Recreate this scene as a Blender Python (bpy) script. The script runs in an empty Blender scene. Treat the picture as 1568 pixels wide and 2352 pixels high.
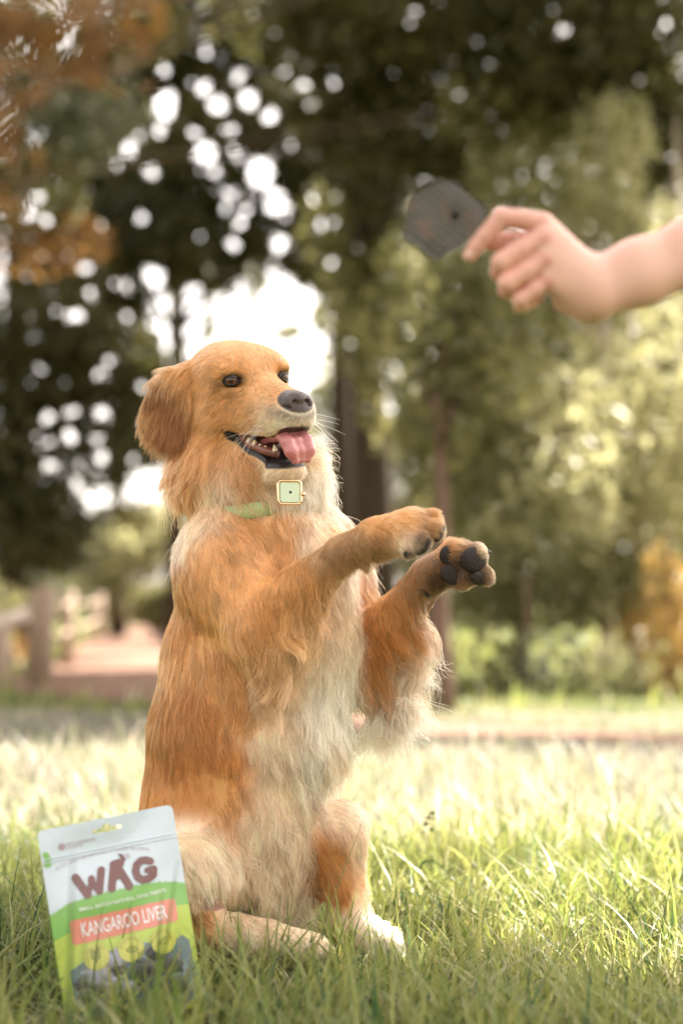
import bpy, math, random
import numpy as np
from mathutils import Vector, Matrix, kdtree

rng = np.random.default_rng(11)
random.seed(11)
scene = bpy.context.scene
COL = scene.collection
R = math.radians

# ------------------------------------------------------------------ camera
CAM_H = 0.56
FPX = 50.0 / 36.0 * 2352.0
TILT = math.atan((1370.0 - 1176.0) / FPX)
cam_data = bpy.data.cameras.new("camera")
cam = bpy.data.objects.new("camera", cam_data)
COL.objects.link(cam)
cam.location = (0, 0, CAM_H)
cam.rotation_euler = (math.pi / 2 + TILT, 0, 0)
cam_data.sensor_fit = 'VERTICAL'
cam_data.sensor_height = 36.0
cam_data.sensor_width = 24.0
cam_data.lens = 50.0
cam_data.clip_start = 0.02
cam_data.clip_end = 600.0
cam_data.dof.use_dof = True
cam_data.dof.focus_distance = 2.09
cam_data.dof.aperture_fstop = 1.65
scene.camera = cam

# ------------------------------------------------------------------ sky, sun, exposure
SUN = Vector((0.52, 0.60, 0.95)).normalized()
SUN_EL = math.asin(SUN.z)
SUN_AZ = math.atan2(SUN.x, SUN.y)
world = bpy.data.worlds.new("World")
scene.world = world
world.use_nodes = True
wn, wl = world.node_tree.nodes, world.node_tree.links
for n in list(wn):
    wn.remove(n)
sky = wn.new('ShaderNodeTexSky')
sky.sky_type = 'NISHITA'
sky.sun_disc = False
sky.sun_elevation = SUN_EL
sky.sun_rotation = SUN_AZ
sky.air_density = 1.0
sky.dust_density = 3.0
sky.ozone_density = 1.0
hs = wn.new('ShaderNodeHueSaturation')
hs.inputs['Saturation'].default_value = 0.16          # a thin white veil of cloud
wb = wn.new('ShaderNodeMix')
wb.data_type = 'RGBA'
wb.blend_type = 'MULTIPLY'
wb.inputs['Factor'].default_value = 1.0
wb.inputs[7].default_value = (1.0, 0.92, 0.84, 1)
bg = wn.new('ShaderNodeBackground')
bg.inputs['Strength'].default_value = 0.115
out = wn.new('ShaderNodeOutputWorld')
wl.new(sky.outputs[0], hs.inputs['Color'])
wl.new(hs.outputs[0], wb.inputs[6])
wl.new(wb.outputs[2], bg.inputs['Color'])
wl.new(bg.outputs[0], out.inputs['Surface'])

sun_data = bpy.data.lights.new("sun", 'SUN')
sun_data.energy = 5.0
sun_data.angle = R(0.53)
sun_data.color = (1.0, 0.94, 0.84)
sun = bpy.data.objects.new("sun", sun_data)
COL.objects.link(sun)
sun.location = (3, 4, 12)
sun.rotation_euler = SUN.to_track_quat('Z', 'Y').to_euler()

vs = scene.view_settings
vs.view_transform = 'Standard'
vs.look = 'None'
vs.gamma = 1.0
vs.use_curve_mapping = False
vs.exposure = 2.58

scene.render.engine = 'CYCLES'
cy = scene.cycles
cy.use_denoising = True
cy.max_bounces = 10
cy.diffuse_bounces = 4
cy.glossy_bounces = 4
cy.transmission_bounces = 8
cy.transparent_max_bounces = 8
cy.sample_clamp_indirect = 8.0
cy.use_adaptive_sampling = True
cy.adaptive_threshold = 0.012
scene.cycles_curves.shape = 'RIBBONS'
scene.cycles_curves.subdivisions = 2
scene.render.hair_type = 'STRIP'

# ------------------------------------------------------------------ helpers
def srgb(r, g, b):
    def f(c):
        c /= 255.0
        return c / 12.92 if c <= 0.04045 else ((c + 0.055) / 1.055) ** 2.4
    return (f(r), f(g), f(b))

CT, ST = math.cos(TILT), math.sin(TILT)

def at(px, py, depth):
    """a point seen at (px, py) of the 1568 x 2352 photograph, `depth` metres away along Y"""
    a = (px - 784.0) / FPX
    b = (1176.0 - py) / FPX
    dx, dy, dz = a, CT - b * ST, ST + b * CT
    s = depth / dy
    return np.array([dx * s, depth, CAM_H + dz * s])

def ground_at(px, py, z=0.0):
    a = (px - 784.0) / FPX
    b = (1176.0 - py) / FPX
    dx, dy, dz = a, CT - b * ST, ST + b * CT
    s = (z - CAM_H) / dz
    return np.array([dx * s, dy * s, z])

def project(P):
    P = np.asarray(P, dtype=float)
    x, y, z = P[..., 0], P[..., 1], P[..., 2] - CAM_H
    w = y * CT + z * ST
    v = -y * ST + z * CT
    return np.stack([784.0 + FPX * x / w, 1176.0 - FPX * v / w], -1)

DOG_D = 2.2
PU = DOG_D / FPX                       # one photo unit at the dog, in metres

def dp(px, py, dy):
    return at(px, py, DOG_D + dy * PU)

def thing(name, label, cat, loc=(0, 0, 0), group=None):
    o = bpy.data.objects.new(name, None)
    o.empty_display_size = 0.1
    o.location = loc
    COL.objects.link(o)
    tag(o, label, cat, group)
    return o

def tag(o, label, cat, group=None, kind=None):
    if label: o['label'] = label
    if cat: o['category'] = cat
    if group: o['group'] = group
    if kind: o['kind'] = kind
    return o

def link(name, me, parent=None, mat=None):
    o = bpy.data.objects.new(name, me)
    COL.objects.link(o)
    if parent is not None:
        o.parent = parent
        top = parent
        loc = Vector((0, 0, 0))
        while top is not None:
            loc += top.location
            top = top.parent
        o.location = -loc                    # mesh data is written in world coordinates
    if mat is not None:
        me.materials.append(mat)
    return o

def mesh(name, verts, faces, smooth=True, colors=None):
    me = bpy.data.meshes.new(name)
    verts = np.asarray(verts, dtype=np.float32)
    if isinstance(faces, np.ndarray) and faces.ndim == 2:
        n, k = faces.shape
        me.vertices.add(len(verts))
        me.vertices.foreach_set('co', verts.ravel())
        me.loops.add(n * k)
        me.loops.foreach_set('vertex_index', faces.astype(np.int32).ravel())
        me.polygons.add(n)
        me.polygons.foreach_set('loop_start', np.arange(0, n * k, k, dtype=np.int32))
        me.update(calc_edges=True)
    else:
        me.from_pydata([tuple(map(float, v)) for v in verts], [], [tuple(int(i) for i in f) for f in faces])
        me.update()
    if smooth:
        me.polygons.foreach_set('use_smooth', np.ones(len(me.polygons), dtype=bool))
    if colors is not None:
        ca = me.color_attributes.new('tint', 'FLOAT_COLOR', 'POINT')
        c4 = np.ones((len(verts), 4), dtype=np.float32)
        c4[:, :3] = colors
        ca.data.foreach_set('color', c4.ravel())
    return me

class MB:
    """collects simple shapes into one mesh"""
    def __init__(self):
        self.v, self.f, self.n = [], [], 0
    def add(self, v, f):
        v = np.asarray(v, float)
        self.v.append(v)
        self.f += [tuple(int(i) + self.n for i in q) for q in f]
        self.n += len(v)
    def tube(self, pts, rads, seg=10, cap=True):
        pts = np.asarray(pts, float)
        n = len(pts)
        rads = np.broadcast_to(np.asarray(rads, float), (n,))
        V = []
        up = np.array([0.31, 0.17, 0.93])
        for i in range(n):
            t = pts[min(i + 1, n - 1)] - pts[max(i - 1, 0)]
            t = t / (np.linalg.norm(t) + 1e-9)
            a = np.cross(t, up)
            if np.linalg.norm(a) < 0.15:
                a = np.cross(t, np.array([1.0, 0.2, 0.1]))
            a /= np.linalg.norm(a)
            b = np.cross(t, a)
            for k in range(seg):
                an = 2 * math.pi * k / seg
                V.append(pts[i] + rads[i] * (a * math.cos(an) + b * math.sin(an)))
        F = []
        for i in range(n - 1):
            for k in range(seg):
                k2 = (k + 1) % seg
                F.append((i * seg + k, i * seg + k2, (i + 1) * seg + k2, (i + 1) * seg + k))
        if cap:
            F.append(tuple(range(seg - 1, -1, -1)))
            F.append(tuple((n - 1) * seg + k for k in range(seg)))
        self.add(V, F)
    def ball(self, c, rad, rot=None, su=16, sv=10):
        rad = np.broadcast_to(np.asarray(rad, float), (3,))
        V = [(0, 0, 1)]
        for i in range(1, sv):
            th = math.pi * i / sv
            for k in range(su):
                ph = 2 * math.pi * k / su
                V.append((math.sin(th) * math.cos(ph), math.sin(th) * math.sin(ph), math.cos(th)))
        V.append((0, 0, -1))
        V = np.array(V) * rad
        if rot is not None:
            V = V @ np.asarray(rot).T
        V = V + np.asarray(c)
        F = []
        for k in range(su):
            F.append((0, 1 + k, 1 + (k + 1) % su))
        for i in range(sv - 2):
            for k in range(su):
                a = 1 + i * su
                F.append((a + k, a + su + k, a + su + (k + 1) % su, a + (k + 1) % su))
        e = len(V) - 1
        a = 1 + (sv - 2) * su
        for k in range(su):
            F.append((e, a + (k + 1) % su, a + k))
        self.add(V, F)
    def box(self, c, size, rot=None):
        s = np.asarray(size, float) / 2
        V = np.array([(x, y, z) for x in (-1, 1) for y in (-1, 1) for z in (-1, 1)], float) * s
        if rot is not None:
            V = V @ np.asarray(rot).T
        V = V + np.asarray(c)
        self.add(V, [(0, 1, 3, 2), (4, 6, 7, 5), (0, 4, 5, 1), (2, 3, 7, 6), (0, 2, 6, 4), (1, 5, 7, 3)])
    def build(self, name, mat, parent=None, smooth=True):
        me = mesh(name, np.concatenate(self.v), self.f, smooth)
        return link(name, me, parent, mat)

# ------------------------------------------------------------------ materials
def new_mat(name):
    m = bpy.data.materials.new(name)
    m.use_nodes = True
    nt = m.node_tree
    b = nt.nodes['Principled BSDF']
    return m, nt, b

def plain(name, c, rough=0.6, metal=0.0, var=0.12, scale=40.0, bump=0.0, spec=0.5, sss=0.0, coat=0.0):
    m, nt, b = new_mat(name)
    b.inputs['Roughness'].default_value = rough
    b.inputs['Metallic'].default_value = metal
    b.inputs['Specular IOR Level'].default_value = spec
    if coat:
        b.inputs['Coat Weight'].default_value = coat
        b.inputs['Coat Roughness'].default_value = 0.08
    tc = nt.nodes.new('ShaderNodeTexCoord')
    nz = nt.nodes.new('ShaderNodeTexNoise')
    nz.inputs['Scale'].default_value = scale
    nz.inputs['Detail'].default_value = 5
    nt.links.new(tc.outputs['Object'], nz.inputs['Vector'])
    mx = nt.nodes.new('ShaderNodeMix')
    mx.data_type = 'RGBA'
    lo = tuple(max(0, x * (1 - var)) for x in c) + (1,)
    hi = tuple(min(1, x * (1 + var)) for x in c) + (1,)
    mx.inputs[6].default_value = lo
    mx.inputs[7].default_value = hi
    nt.links.new(nz.outputs['Fac'], mx.inputs['Factor'])
    nt.links.new(mx.outputs[2], b.inputs['Base Color'])
    if sss:
        b.inputs['Subsurface Weight'].default_value = sss
        b.inputs['Subsurface Radius'].default_value = (0.012, 0.005, 0.003)
        b.inputs['Subsurface Scale'].default_value = 0.5
    if bump:
        bp = nt.nodes.new('ShaderNodeBump')
        bp.inputs['Strength'].default_value = bump
        bp.inputs['Distance'].default_value = 0.002
        nt.links.new(nz.outputs['Fac'], bp.inputs['Height'])
        nt.links.new(bp.outputs[0], b.inputs['Normal'])
    return m

def tinted(name, rough=0.6, spec=0.4, translucent=0.0, bump=0.0, bscale=200.0, coat=0.0, sss=0.0):
    """base colour from the mesh's own 'tint' attribute"""
    m, nt, b = new_mat(name)
    at_ = nt.nodes.new('ShaderNodeAttribute')
    at_.attribute_name = 'tint'
    b.inputs['Roughness'].default_value = rough
    b.inputs['Specular IOR Level'].default_value = spec
    b.inputs['Coat Weight'].default_value = coat
    nt.links.new(at_.outputs['Color'], b.inputs['Base Color'])
    if sss:
        b.inputs['Subsurface Weight'].default_value = sss
        b.inputs['Subsurface Radius'].default_value = (0.012, 0.005, 0.003)
        b.inputs['Subsurface Scale'].default_value = 0.5
    if bump:
        tc = nt.nodes.new('ShaderNodeTexCoord')
        nz = nt.nodes.new('ShaderNodeTexNoise')
        nz.inputs['Scale'].default_value = bscale
        nt.links.new(tc.outputs['Object'], nz.inputs['Vector'])
        bp = nt.nodes.new('ShaderNodeBump')
        bp.inputs['Strength'].default_value = bump
        bp.inputs['Distance'].default_value = 0.002
        nt.links.new(nz.outputs['Fac'], bp.inputs['Height'])
        nt.links.new(bp.outputs[0], b.inputs['Normal'])
    if translucent:
        tr = nt.nodes.new('ShaderNodeBsdfTranslucent')
        nt.links.new(at_.outputs['Color'], tr.inputs['Color'])
        ms = nt.nodes.new('ShaderNodeMixShader')
        ms.inputs[0].default_value = translucent
        nt.links.new(b.outputs[0], ms.inputs[1])
        nt.links.new(tr.outputs[0], ms.inputs[2])
        nt.links.new(ms.outputs[0], nt.nodes['Material Output'].inputs['Surface'])
    return m

# ------------------------------------------------------------------ signed distance bodies
class Sdf:
    def __init__(self):
        self.ops = []
    def cone(self, a, b, ra, rb, g='body', k=None):
        self.ops.append(['cone', np.array(a, float), np.array(b, float), float(ra), float(rb), g, k, 1])
    def ell(self, c, rad, rot=None, g='body', k=None, sign=1):
        rot = np.eye(3) if rot is None else np.asarray(rot, float)
        self.ops.append(['ell', np.array(c, float), np.array(rad, float), rot, None, g, k, sign])
    def func(self, fn, lo, hi, g='cut', k=None, sign=-1):
        self.ops.append(['func', np.array(lo, float), np.array(hi, float), fn, None, g, k, sign])
    @staticmethod
    def dist(op, P):
        if op[0] == 'cone':
            a, b, ra, rb = op[1:5]
            ab = b - a
            t = np.clip(((P - a) @ ab) / (ab @ ab + 1e-12), 0, 1)
            q = P - a - t[..., None] * ab
            return np.sqrt((q * q).sum(-1)) - (ra + (rb - ra) * t)
        if op[0] == 'ell':
            q = (P - op[1]) @ op[3]
            k0 = np.sqrt(((q / op[2]) ** 2).sum(-1))
            k1 = np.sqrt(((q / (op[2] ** 2)) ** 2).sum(-1)) + 1e-9
            return k0 * (k0 - 1.0) / k1
        return op[3](P)
    @staticmethod
    def bounds(op):
        if op[0] == 'cone':
            return (np.minimum(op[1] - op[3], op[2] - op[4]), np.maximum(op[1] + op[3], op[2] + op[4]))
        if op[0] == 'ell':
            m = op[2].max()
            return op[1] - m, op[1] + m
        return op[1], op[2]
    def polygonise(self, h, kdef):
        los, his = zip(*[self.bounds(o) for o in self.ops if o[7] > 0])
        lo = np.min(los, 0) - 4 * h
        hi = np.max(his, 0) + 4 * h
        n = np.ceil((hi - lo) / h).astype(int) + 1
        D = np.full(n, 0.2, np.float32)
        for op in self.ops:
            k = op[6] if op[6] is not None else kdef
            b0, b1 = self.bounds(op)
            pad = k + 3 * h
            i0 = np.maximum(((b0 - pad - lo) / h).astype(int), 0)
            i1 = np.minimum(((b1 + pad - lo) / h).astype(int) + 2, n)
            if (i1 <= i0).any():
                continue
            ax = [lo[d] + h * np.arange(i0[d], i1[d]) for d in range(3)]
            P = np.stack(np.meshgrid(*ax, indexing='ij'), -1)
            d = self.dist(op, P).astype(np.float32)
            sl = tuple(slice(i0[q], i1[q]) for q in range(3))
            a = D[sl]
            if op[7] > 0:
                hh = np.maximum(k - np.abs(a - d), 0) / k
                D[sl] = np.minimum(a, d) - hh * hh * k * 0.25
            else:
                d = -d
                hh = np.maximum(k - np.abs(a - d), 0) / k
                D[sl] = np.maximum(a, d) + hh * hh * k * 0.25
        return surface_net(D, lo, h)
    def group_dist(self, P, groups):
        res = np.full((len(P), len(groups)), 1.0)
        for op in self.ops:
            if op[7] > 0 and op[5] in groups:
                j = groups.index(op[5])
                res[:, j] = np.minimum(res[:, j], self.dist(op, P))
        return res

def surface_net(D, lo, h):
    n = np.array(D.shape)
    S = D < 0
    c = S[:-1, :-1, :-1].astype(np.int8)
    tot = c.copy()
    for dx in (0, 1):
        for dy in (0, 1):
            for dz in (0, 1):
                if dx + dy + dz:
                    tot = tot + S[dx:n[0] - 1 + dx, dy:n[1] - 1 + dy, dz:n[2] - 1 + dz]
    act = (tot > 0) & (tot < 8)
    I = np.argwhere(act)
    idx = np.full(act.shape, -1, np.int32)
    idx[act] = np.arange(len(I))
    val = {}
    for dx in (0, 1):
        for dy in (0, 1):
            for dz in (0, 1):
                val[(dx, dy, dz)] = D[I[:, 0] + dx, I[:, 1] + dy, I[:, 2] + dz]
    acc = np.zeros((len(I), 3))
    cnt = np.zeros(len(I))
    for ca in val:
        for d in range(3):
            if ca[d] == 0:
                cb = list(ca)
                cb[d] = 1
                va, vb = val[ca], val[tuple(cb)]
                m = (va < 0) != (vb < 0)
                t = np.where(m, va / np.where(m, va - vb, 1), 0)
                p = np.tile(np.array(ca, float), (len(I), 1))
                p[:, d] = t
                acc += p * m[:, None]
                cnt += m
    V = (I + acc / cnt[:, None]) * h + lo
    quads = []
    for d in range(3):
        e, f = [(1, 2), (2, 0), (0, 1)][d]
        sl = [slice(1, n[q] - 1) for q in range(3)]
        sl[d] = slice(0, n[d] - 1)
        s2 = list(sl)
        s2[d] = slice(1, n[d])
        A, B = S[tuple(sl)], S[tuple(s2)]
        m = np.argwhere(A != B)
        off = np.array([1, 1, 1])
        off[d] = 0
        m = m + off
        flip = S[m[:, 0], m[:, 1], m[:, 2]]
        def cell(de, df):
            q = m.copy()
            q[:, e] += de
            q[:, f] += df
            return idx[q[:, 0], q[:, 1], q[:, 2]]
        q4 = np.stack([cell(-1, -1), cell(0, -1), cell(0, 0), cell(-1, 0)], 1)
        q4[~flip] = q4[~flip][:, ::-1]
        quads.append(q4)
    return V, np.concatenate(quads)

def vert_normals(V, Q):
    n = np.cross(V[Q[:, 2]] - V[Q[:, 0]], V[Q[:, 3]] - V[Q[:, 1]])
    N = np.zeros_like(V)
    for k in range(4):
        for d in range(3):
            N[:, d] += np.bincount(Q[:, k], n[:, d], len(V))
    return N / (np.linalg.norm(N, axis=1, keepdims=True) + 1e-12)

def unit(v):
    return v / (np.linalg.norm(v, axis=-1, keepdims=True) + 1e-12)

def smooth01(a, b, x):
    t = np.clip((x - a) / (b - a), 0, 1)
    return t * t * (3 - 2 * t)

def vnoise(P, scale, seed=0):
    """cheap smooth 3-component noise made of sines"""
    r = np.random.default_rng(seed)
    outv = np.zeros((len(P), 3))
    for d in range(3):
        for o in range(5):
            w = r.normal(size=3) * scale * (0.6 + 0.5 * o)
            outv[:, d] += np.sin(P @ w + r.uniform(0, 6.28)) / (1 + 0.45 * o)
    return outv / 1.8
# ================================================================== ground, path, grass
def ground_mat():
    m, nt, b = new_mat('meadow_soil')
    tc = nt.nodes.new('ShaderNodeTexCoord')
    n1 = nt.nodes.new('ShaderNodeTexNoise'); n1.inputs['Scale'].default_value = 1.1; n1.inputs['Detail'].default_value = 6
    n2 = nt.nodes.new('ShaderNodeTexNoise'); n2.inputs['Scale'].default_value = 55; n2.inputs['Detail'].default_value = 8
    for n in (n1, n2):
        nt.links.new(tc.outputs['Object'], n.inputs['Vector'])
    r1 = nt.nodes.new('ShaderNodeValToRGB')
    r1.color_ramp.elements[0].position = .35; r1.color_ramp.elements[0].color = (.085, .11, .028, 1)
    r1.color_ramp.elements[1].position = .7; r1.color_ramp.elements[1].color = (.17, .17, .06, 1)
    r2 = nt.nodes.new('ShaderNodeValToRGB')
    r2.color_ramp.elements[0].position = .35; r2.color_ramp.elements[0].color = (.35, .30, .22, 1)
    r2.color_ramp.elements[1].position = .7; r2.color_ramp.elements[1].color = (1, 1, 1, 1)
    nt.links.new(n1.outputs['Fac'], r1.inputs['Fac'])
    nt.links.new(n2.outputs['Fac'], r2.inputs['Fac'])
    mx = nt.nodes.new('ShaderNodeMix'); mx.data_type = 'RGBA'; mx.blend_type = 'MULTIPLY'; mx.inputs['Factor'].default_value = 1
    nt.links.new(r1.outputs[0], mx.inputs[6]); nt.links.new(r2.outputs[0], mx.inputs[7])
    nt.links.new(mx.outputs[2], b.inputs['Base Color'])
    b.inputs['Roughness'].default_value = .95
    b.inputs['Specular IOR Level'].default_value = .1
    bp = nt.nodes.new('ShaderNodeBump'); bp.inputs['Distance'].default_value = .02
    nt.links.new(n2.outputs['Fac'], bp.inputs['Height']); nt.links.new(bp.outputs[0], b.inputs['Normal'])
    return m

xs = np.linspace(-1, 1, 61); xs = np.sign(xs) * (np.abs(xs) ** 2.4) * 250
ys = np.concatenate([np.linspace(-250, -6, 10), np.linspace(-4, 26, 60), np.linspace(30, 300, 18)])
GX, GY = np.meshgrid(xs, ys, indexing='ij')
gz = .012 * np.sin(GX * 1.3 + 1) * np.sin(GY * .9) * (np.abs(GX) < 20)
gv = np.stack([GX, GY, gz * 0], -1).reshape(-1, 3)
ii = np.arange(len(xs) * len(ys)).reshape(len(xs), len(ys))
gq = np.stack([ii[:-1, :-1], ii[1:, :-1], ii[1:, 1:], ii[:-1, 1:]], -1).reshape(-1, 4)
g = link('ground', mesh('ground', gv, gq), None, ground_mat())
tag(g, 'grassy forest clearing floor stretching back under the trees', 'ground', kind='structure')

near_edge = [(2000, 1745), (1568, 1728), (1250, 1708), (900, 1696), (600, 1655), (350, 1618), (60, 1590), (-400, 1592)]
far_edge = [(2000, 1700), (1568, 1690), (1100, 1664), (850, 1645), (600, 1590), (480, 1530), (420, 1462), (400, 1440), (300, 1438), (215, 1455), (170, 1500), (60, 1556), (-400, 1570)]
pn = [ground_at(x, y)[:2] for x, y in near_edge]
pf = [ground_at(x, y)[:2] for x, y in far_edge]
path_poly = np.array(pn + pf[::-1])
def in_poly(P, poly):
    x, y = P[:, 0], P[:, 1]
    ins = np.zeros(len(P), bool)
    j = len(poly) - 1
    for i in range(len(poly)):
        xi, yi = poly[i]; xj, yj = poly[j]
        c = ((yi > y) != (yj > y)) & (x < (xj - xi) * (y - yi) / (yj - yi + 1e-12) + xi)
        ins ^= c
        j = i
    return ins
m_path = plain('dirt_path', (.165, .098, .070), rough=.95, var=.25, scale=7, bump=.6, spec=.1)
pv = np.concatenate([path_poly, np.full((len(path_poly), 1), .006)], 1)
o = link('path', mesh('path', pv, [tuple(range(len(pv)))[::-1]], smooth=False), None, m_path)
if o.data.polygons[0].normal.z < 0:
    o.data.flip_normals()
tag(o, 'pinkish bare dirt path curving away behind the sunlit grass', 'path', kind='structure')

def blades(name, P, h, w, lean, cols, mat, kind='stuff', seg=4, label=None, cat=None):
    n = len(P)
    az = rng.uniform(0, 6.283, n)
    ld = np.stack([np.cos(az), np.sin(az)], 1)
    fa = az + math.pi / 2 + rng.normal(0, .6, n)
    wd = np.stack([np.cos(fa), np.sin(fa)], 1)
    V = np.zeros((n, seg + 1, 2, 3))
    for k in range(seg + 1):
        t = k / seg
        off = ld * (lean * h * t ** 1.9)[:, None]
        z = h * (t - .30 * lean * t ** 2.2)
        ww = w * (1 - t ** 1.6) * .5 * (.75 + .6 * t * (1 - t) * 2) + .0002
        for s in (0, 1):
            V[:, k, s, :2] = P[:, :2] + off + wd * ((s * 2 - 1) * ww)[:, None]
            V[:, k, s, 2] = P[:, 2] + z - .004 * (k == 0)
    base = np.arange(n)[:, None] * (2 * (seg + 1))
    F = np.concatenate([np.stack([base[:, 0] + 2 * k, base[:, 0] + 2 * k + 1, base[:, 0] + 2 * k + 3, base[:, 0] + 2 * k + 2], 1) for k in range(seg)])
    c = np.repeat(cols, 2 * (seg + 1), axis=0)
    o = link(name, mesh(name, V.reshape(-1, 3), F, True, c), None, mat)
    return tag(o, label, cat, kind=kind)

m_grass = tinted('grass_blade_green', rough=.42, spec=.45, translucent=.45)

def grass_cols(n, dry=.14, P=None):
    a = np.array([.16, .215, .045]); b = np.array([.37, .36, .115]); c = np.array([.55, .48, .31]); d = np.array([.05, .10, .030])
    t = rng.random(n)[:, None]
    col = a * (1 - t) + b * t
    k = rng.random(n)
    col[k < dry] = c
    col[k > .9] = d
    if P is not None:
        ns = vnoise(P * np.array([1, 1, 0]), 2.2, 5)[:, 0:1]
        col = col * (1 + .18 * ns) + np.array([.02, .008, -.004]) * ns
    return np.clip(col * rng.uniform(.75, 1.25, (n, 1)), .008, .6)

def strip_points(n, y0, y1, spread=.275, extra=.14, bias=0.0):
    y = y0 + (y1 - y0) * rng.random(n * 2) ** (1 - bias)
    half = spread * y1 + extra
    x = rng.uniform(-half, half, n * 2)
    keep = np.abs(x) < spread * y + extra
    P = np.stack([x, y, np.zeros(len(x))], 1)[keep]
    return P[:n]

BAG_XY = np.array([-.345, 1.905])
def clear_of_bag(P):
    q = P[:, :2] - BAG_XY
    return ~((np.abs(q[:, 0] * .97 + q[:, 1] * .26) < .105) & (np.abs(-q[:, 0] * .26 + q[:, 1] * .97) < .05))

P = strip_points(30000, .95, 3.1)
ns = vnoise(P, 3.0, 8)[:, 0]
tuft = vnoise(P, 9.0, 18)[:, 1]
h = np.clip(rng.lognormal(math.log(.080), .46, len(P)) * (1 + .25 * ns + .3 * tuft), .02, .22)
keep = clear_of_bag(P) & (tuft > -1.1 + .4 * rng.normal(size=len(P)))
# the fur flattens what it sits on
keep &= ~((((P[:, 0] + .17) / .20) ** 2 + ((P[:, 1] - 2.22) / .13) ** 2) < 1)
nearlens = P[:, 1] < 1.5
h = np.where(nearlens, np.minimum(h, .10), h) * .86
h *= 1 - .18 * np.exp(-(((P[:, 0] + .12) / .32) ** 2 + ((P[:, 1] - 2.02) / .16) ** 2) ** 2)
P, h = P[keep], h[keep]
blades('grass', P, h, rng.uniform(.0022, .0066, len(P)), rng.uniform(.1, 1.15, len(P)), np.where((h < .09)[:, None], grass_cols(len(P), .16, P), grass_cols(len(P), .02, P)), m_grass,
       label='fresh green grass round the begging dog, mixed with dry blades', cat='grass')
P = strip_points(17000, 1.0, 3.3)
th = blades('thatch', P, rng.uniform(.008, .03, len(P)), rng.uniform(.002, .004, len(P)), rng.uniform(1.4, 3.2, len(P)),
            np.clip(np.array([.34, .25, .13]) * rng.uniform(.4, 1.3, (len(P), 1)), .02, .6), m_grass, seg=2,
            label='dry straw lying flat between the green blades', cat='straw')
P = strip_points(40000, 3.0, 6.6)
P = P[~in_poly(P, path_poly)]
ns = vnoise(P, 1.6, 12)[:, 0]
h = np.clip(rng.lognormal(math.log(.085), .36, len(P)) * (1 + .3 * ns), .03, .24) * (1 - .6 * smooth01(4.4, 5.4, P[:, 1]))
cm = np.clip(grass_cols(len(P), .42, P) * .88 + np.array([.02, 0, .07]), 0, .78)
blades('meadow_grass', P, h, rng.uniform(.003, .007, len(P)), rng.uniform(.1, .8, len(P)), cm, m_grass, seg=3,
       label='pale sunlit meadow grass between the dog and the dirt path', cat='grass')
P = strip_points(42000, 6.3, 22, bias=.45)
P = P[~in_poly(P, path_poly)]
h = np.clip(rng.lognormal(math.log(.10), .4, len(P)), .04, .28)
blades('verge_grass', P, h, rng.uniform(.008, .018, len(P)), rng.uniform(.1, .8, len(P)), grass_cols(len(P), .15, P), m_grass, seg=2,
       label='shaded grass verge beyond the path at the foot of the trees', cat='grass')

# single blades one can point at
def one_blade(name, pts, w, col, label, group=None, w2=None, cat='grass blade'):
    pts = np.array(pts, float)
    t = np.linspace(0, 1, len(pts))
    tt = np.linspace(0, 1, 14)
    q = np.stack([np.interp(tt, t, pts[:, d]) for d in range(3)], 1)
    for _ in range(2):
        q[1:-1] = .25 * q[:-2] + .5 * q[1:-1] + .25 * q[2:]
    V = []
    for i, p in enumerate(q):
        d = unit(q[min(i + 1, 13)] - q[max(i - 1, 0)])
        s = unit(np.cross(d, np.array([.1, 1, .1])))
        ww = w * .5 * (1 - .9 * tt[i] ** 2.2)
        V += [p - s * ww, p + np.array([0, -.25, 0]) * ww, p + s * ww]
    F = []
    for i in range(13):
        a = 3 * i
        F += [(a, a + 1, a + 4, a + 3), (a + 1, a + 2, a + 5, a + 4)]
    me = mesh(name, V, F, True, np.tile(np.array(col), (len(V), 1)))
    return tag(link(name, me, None, m_grass), label, cat, group)

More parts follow.
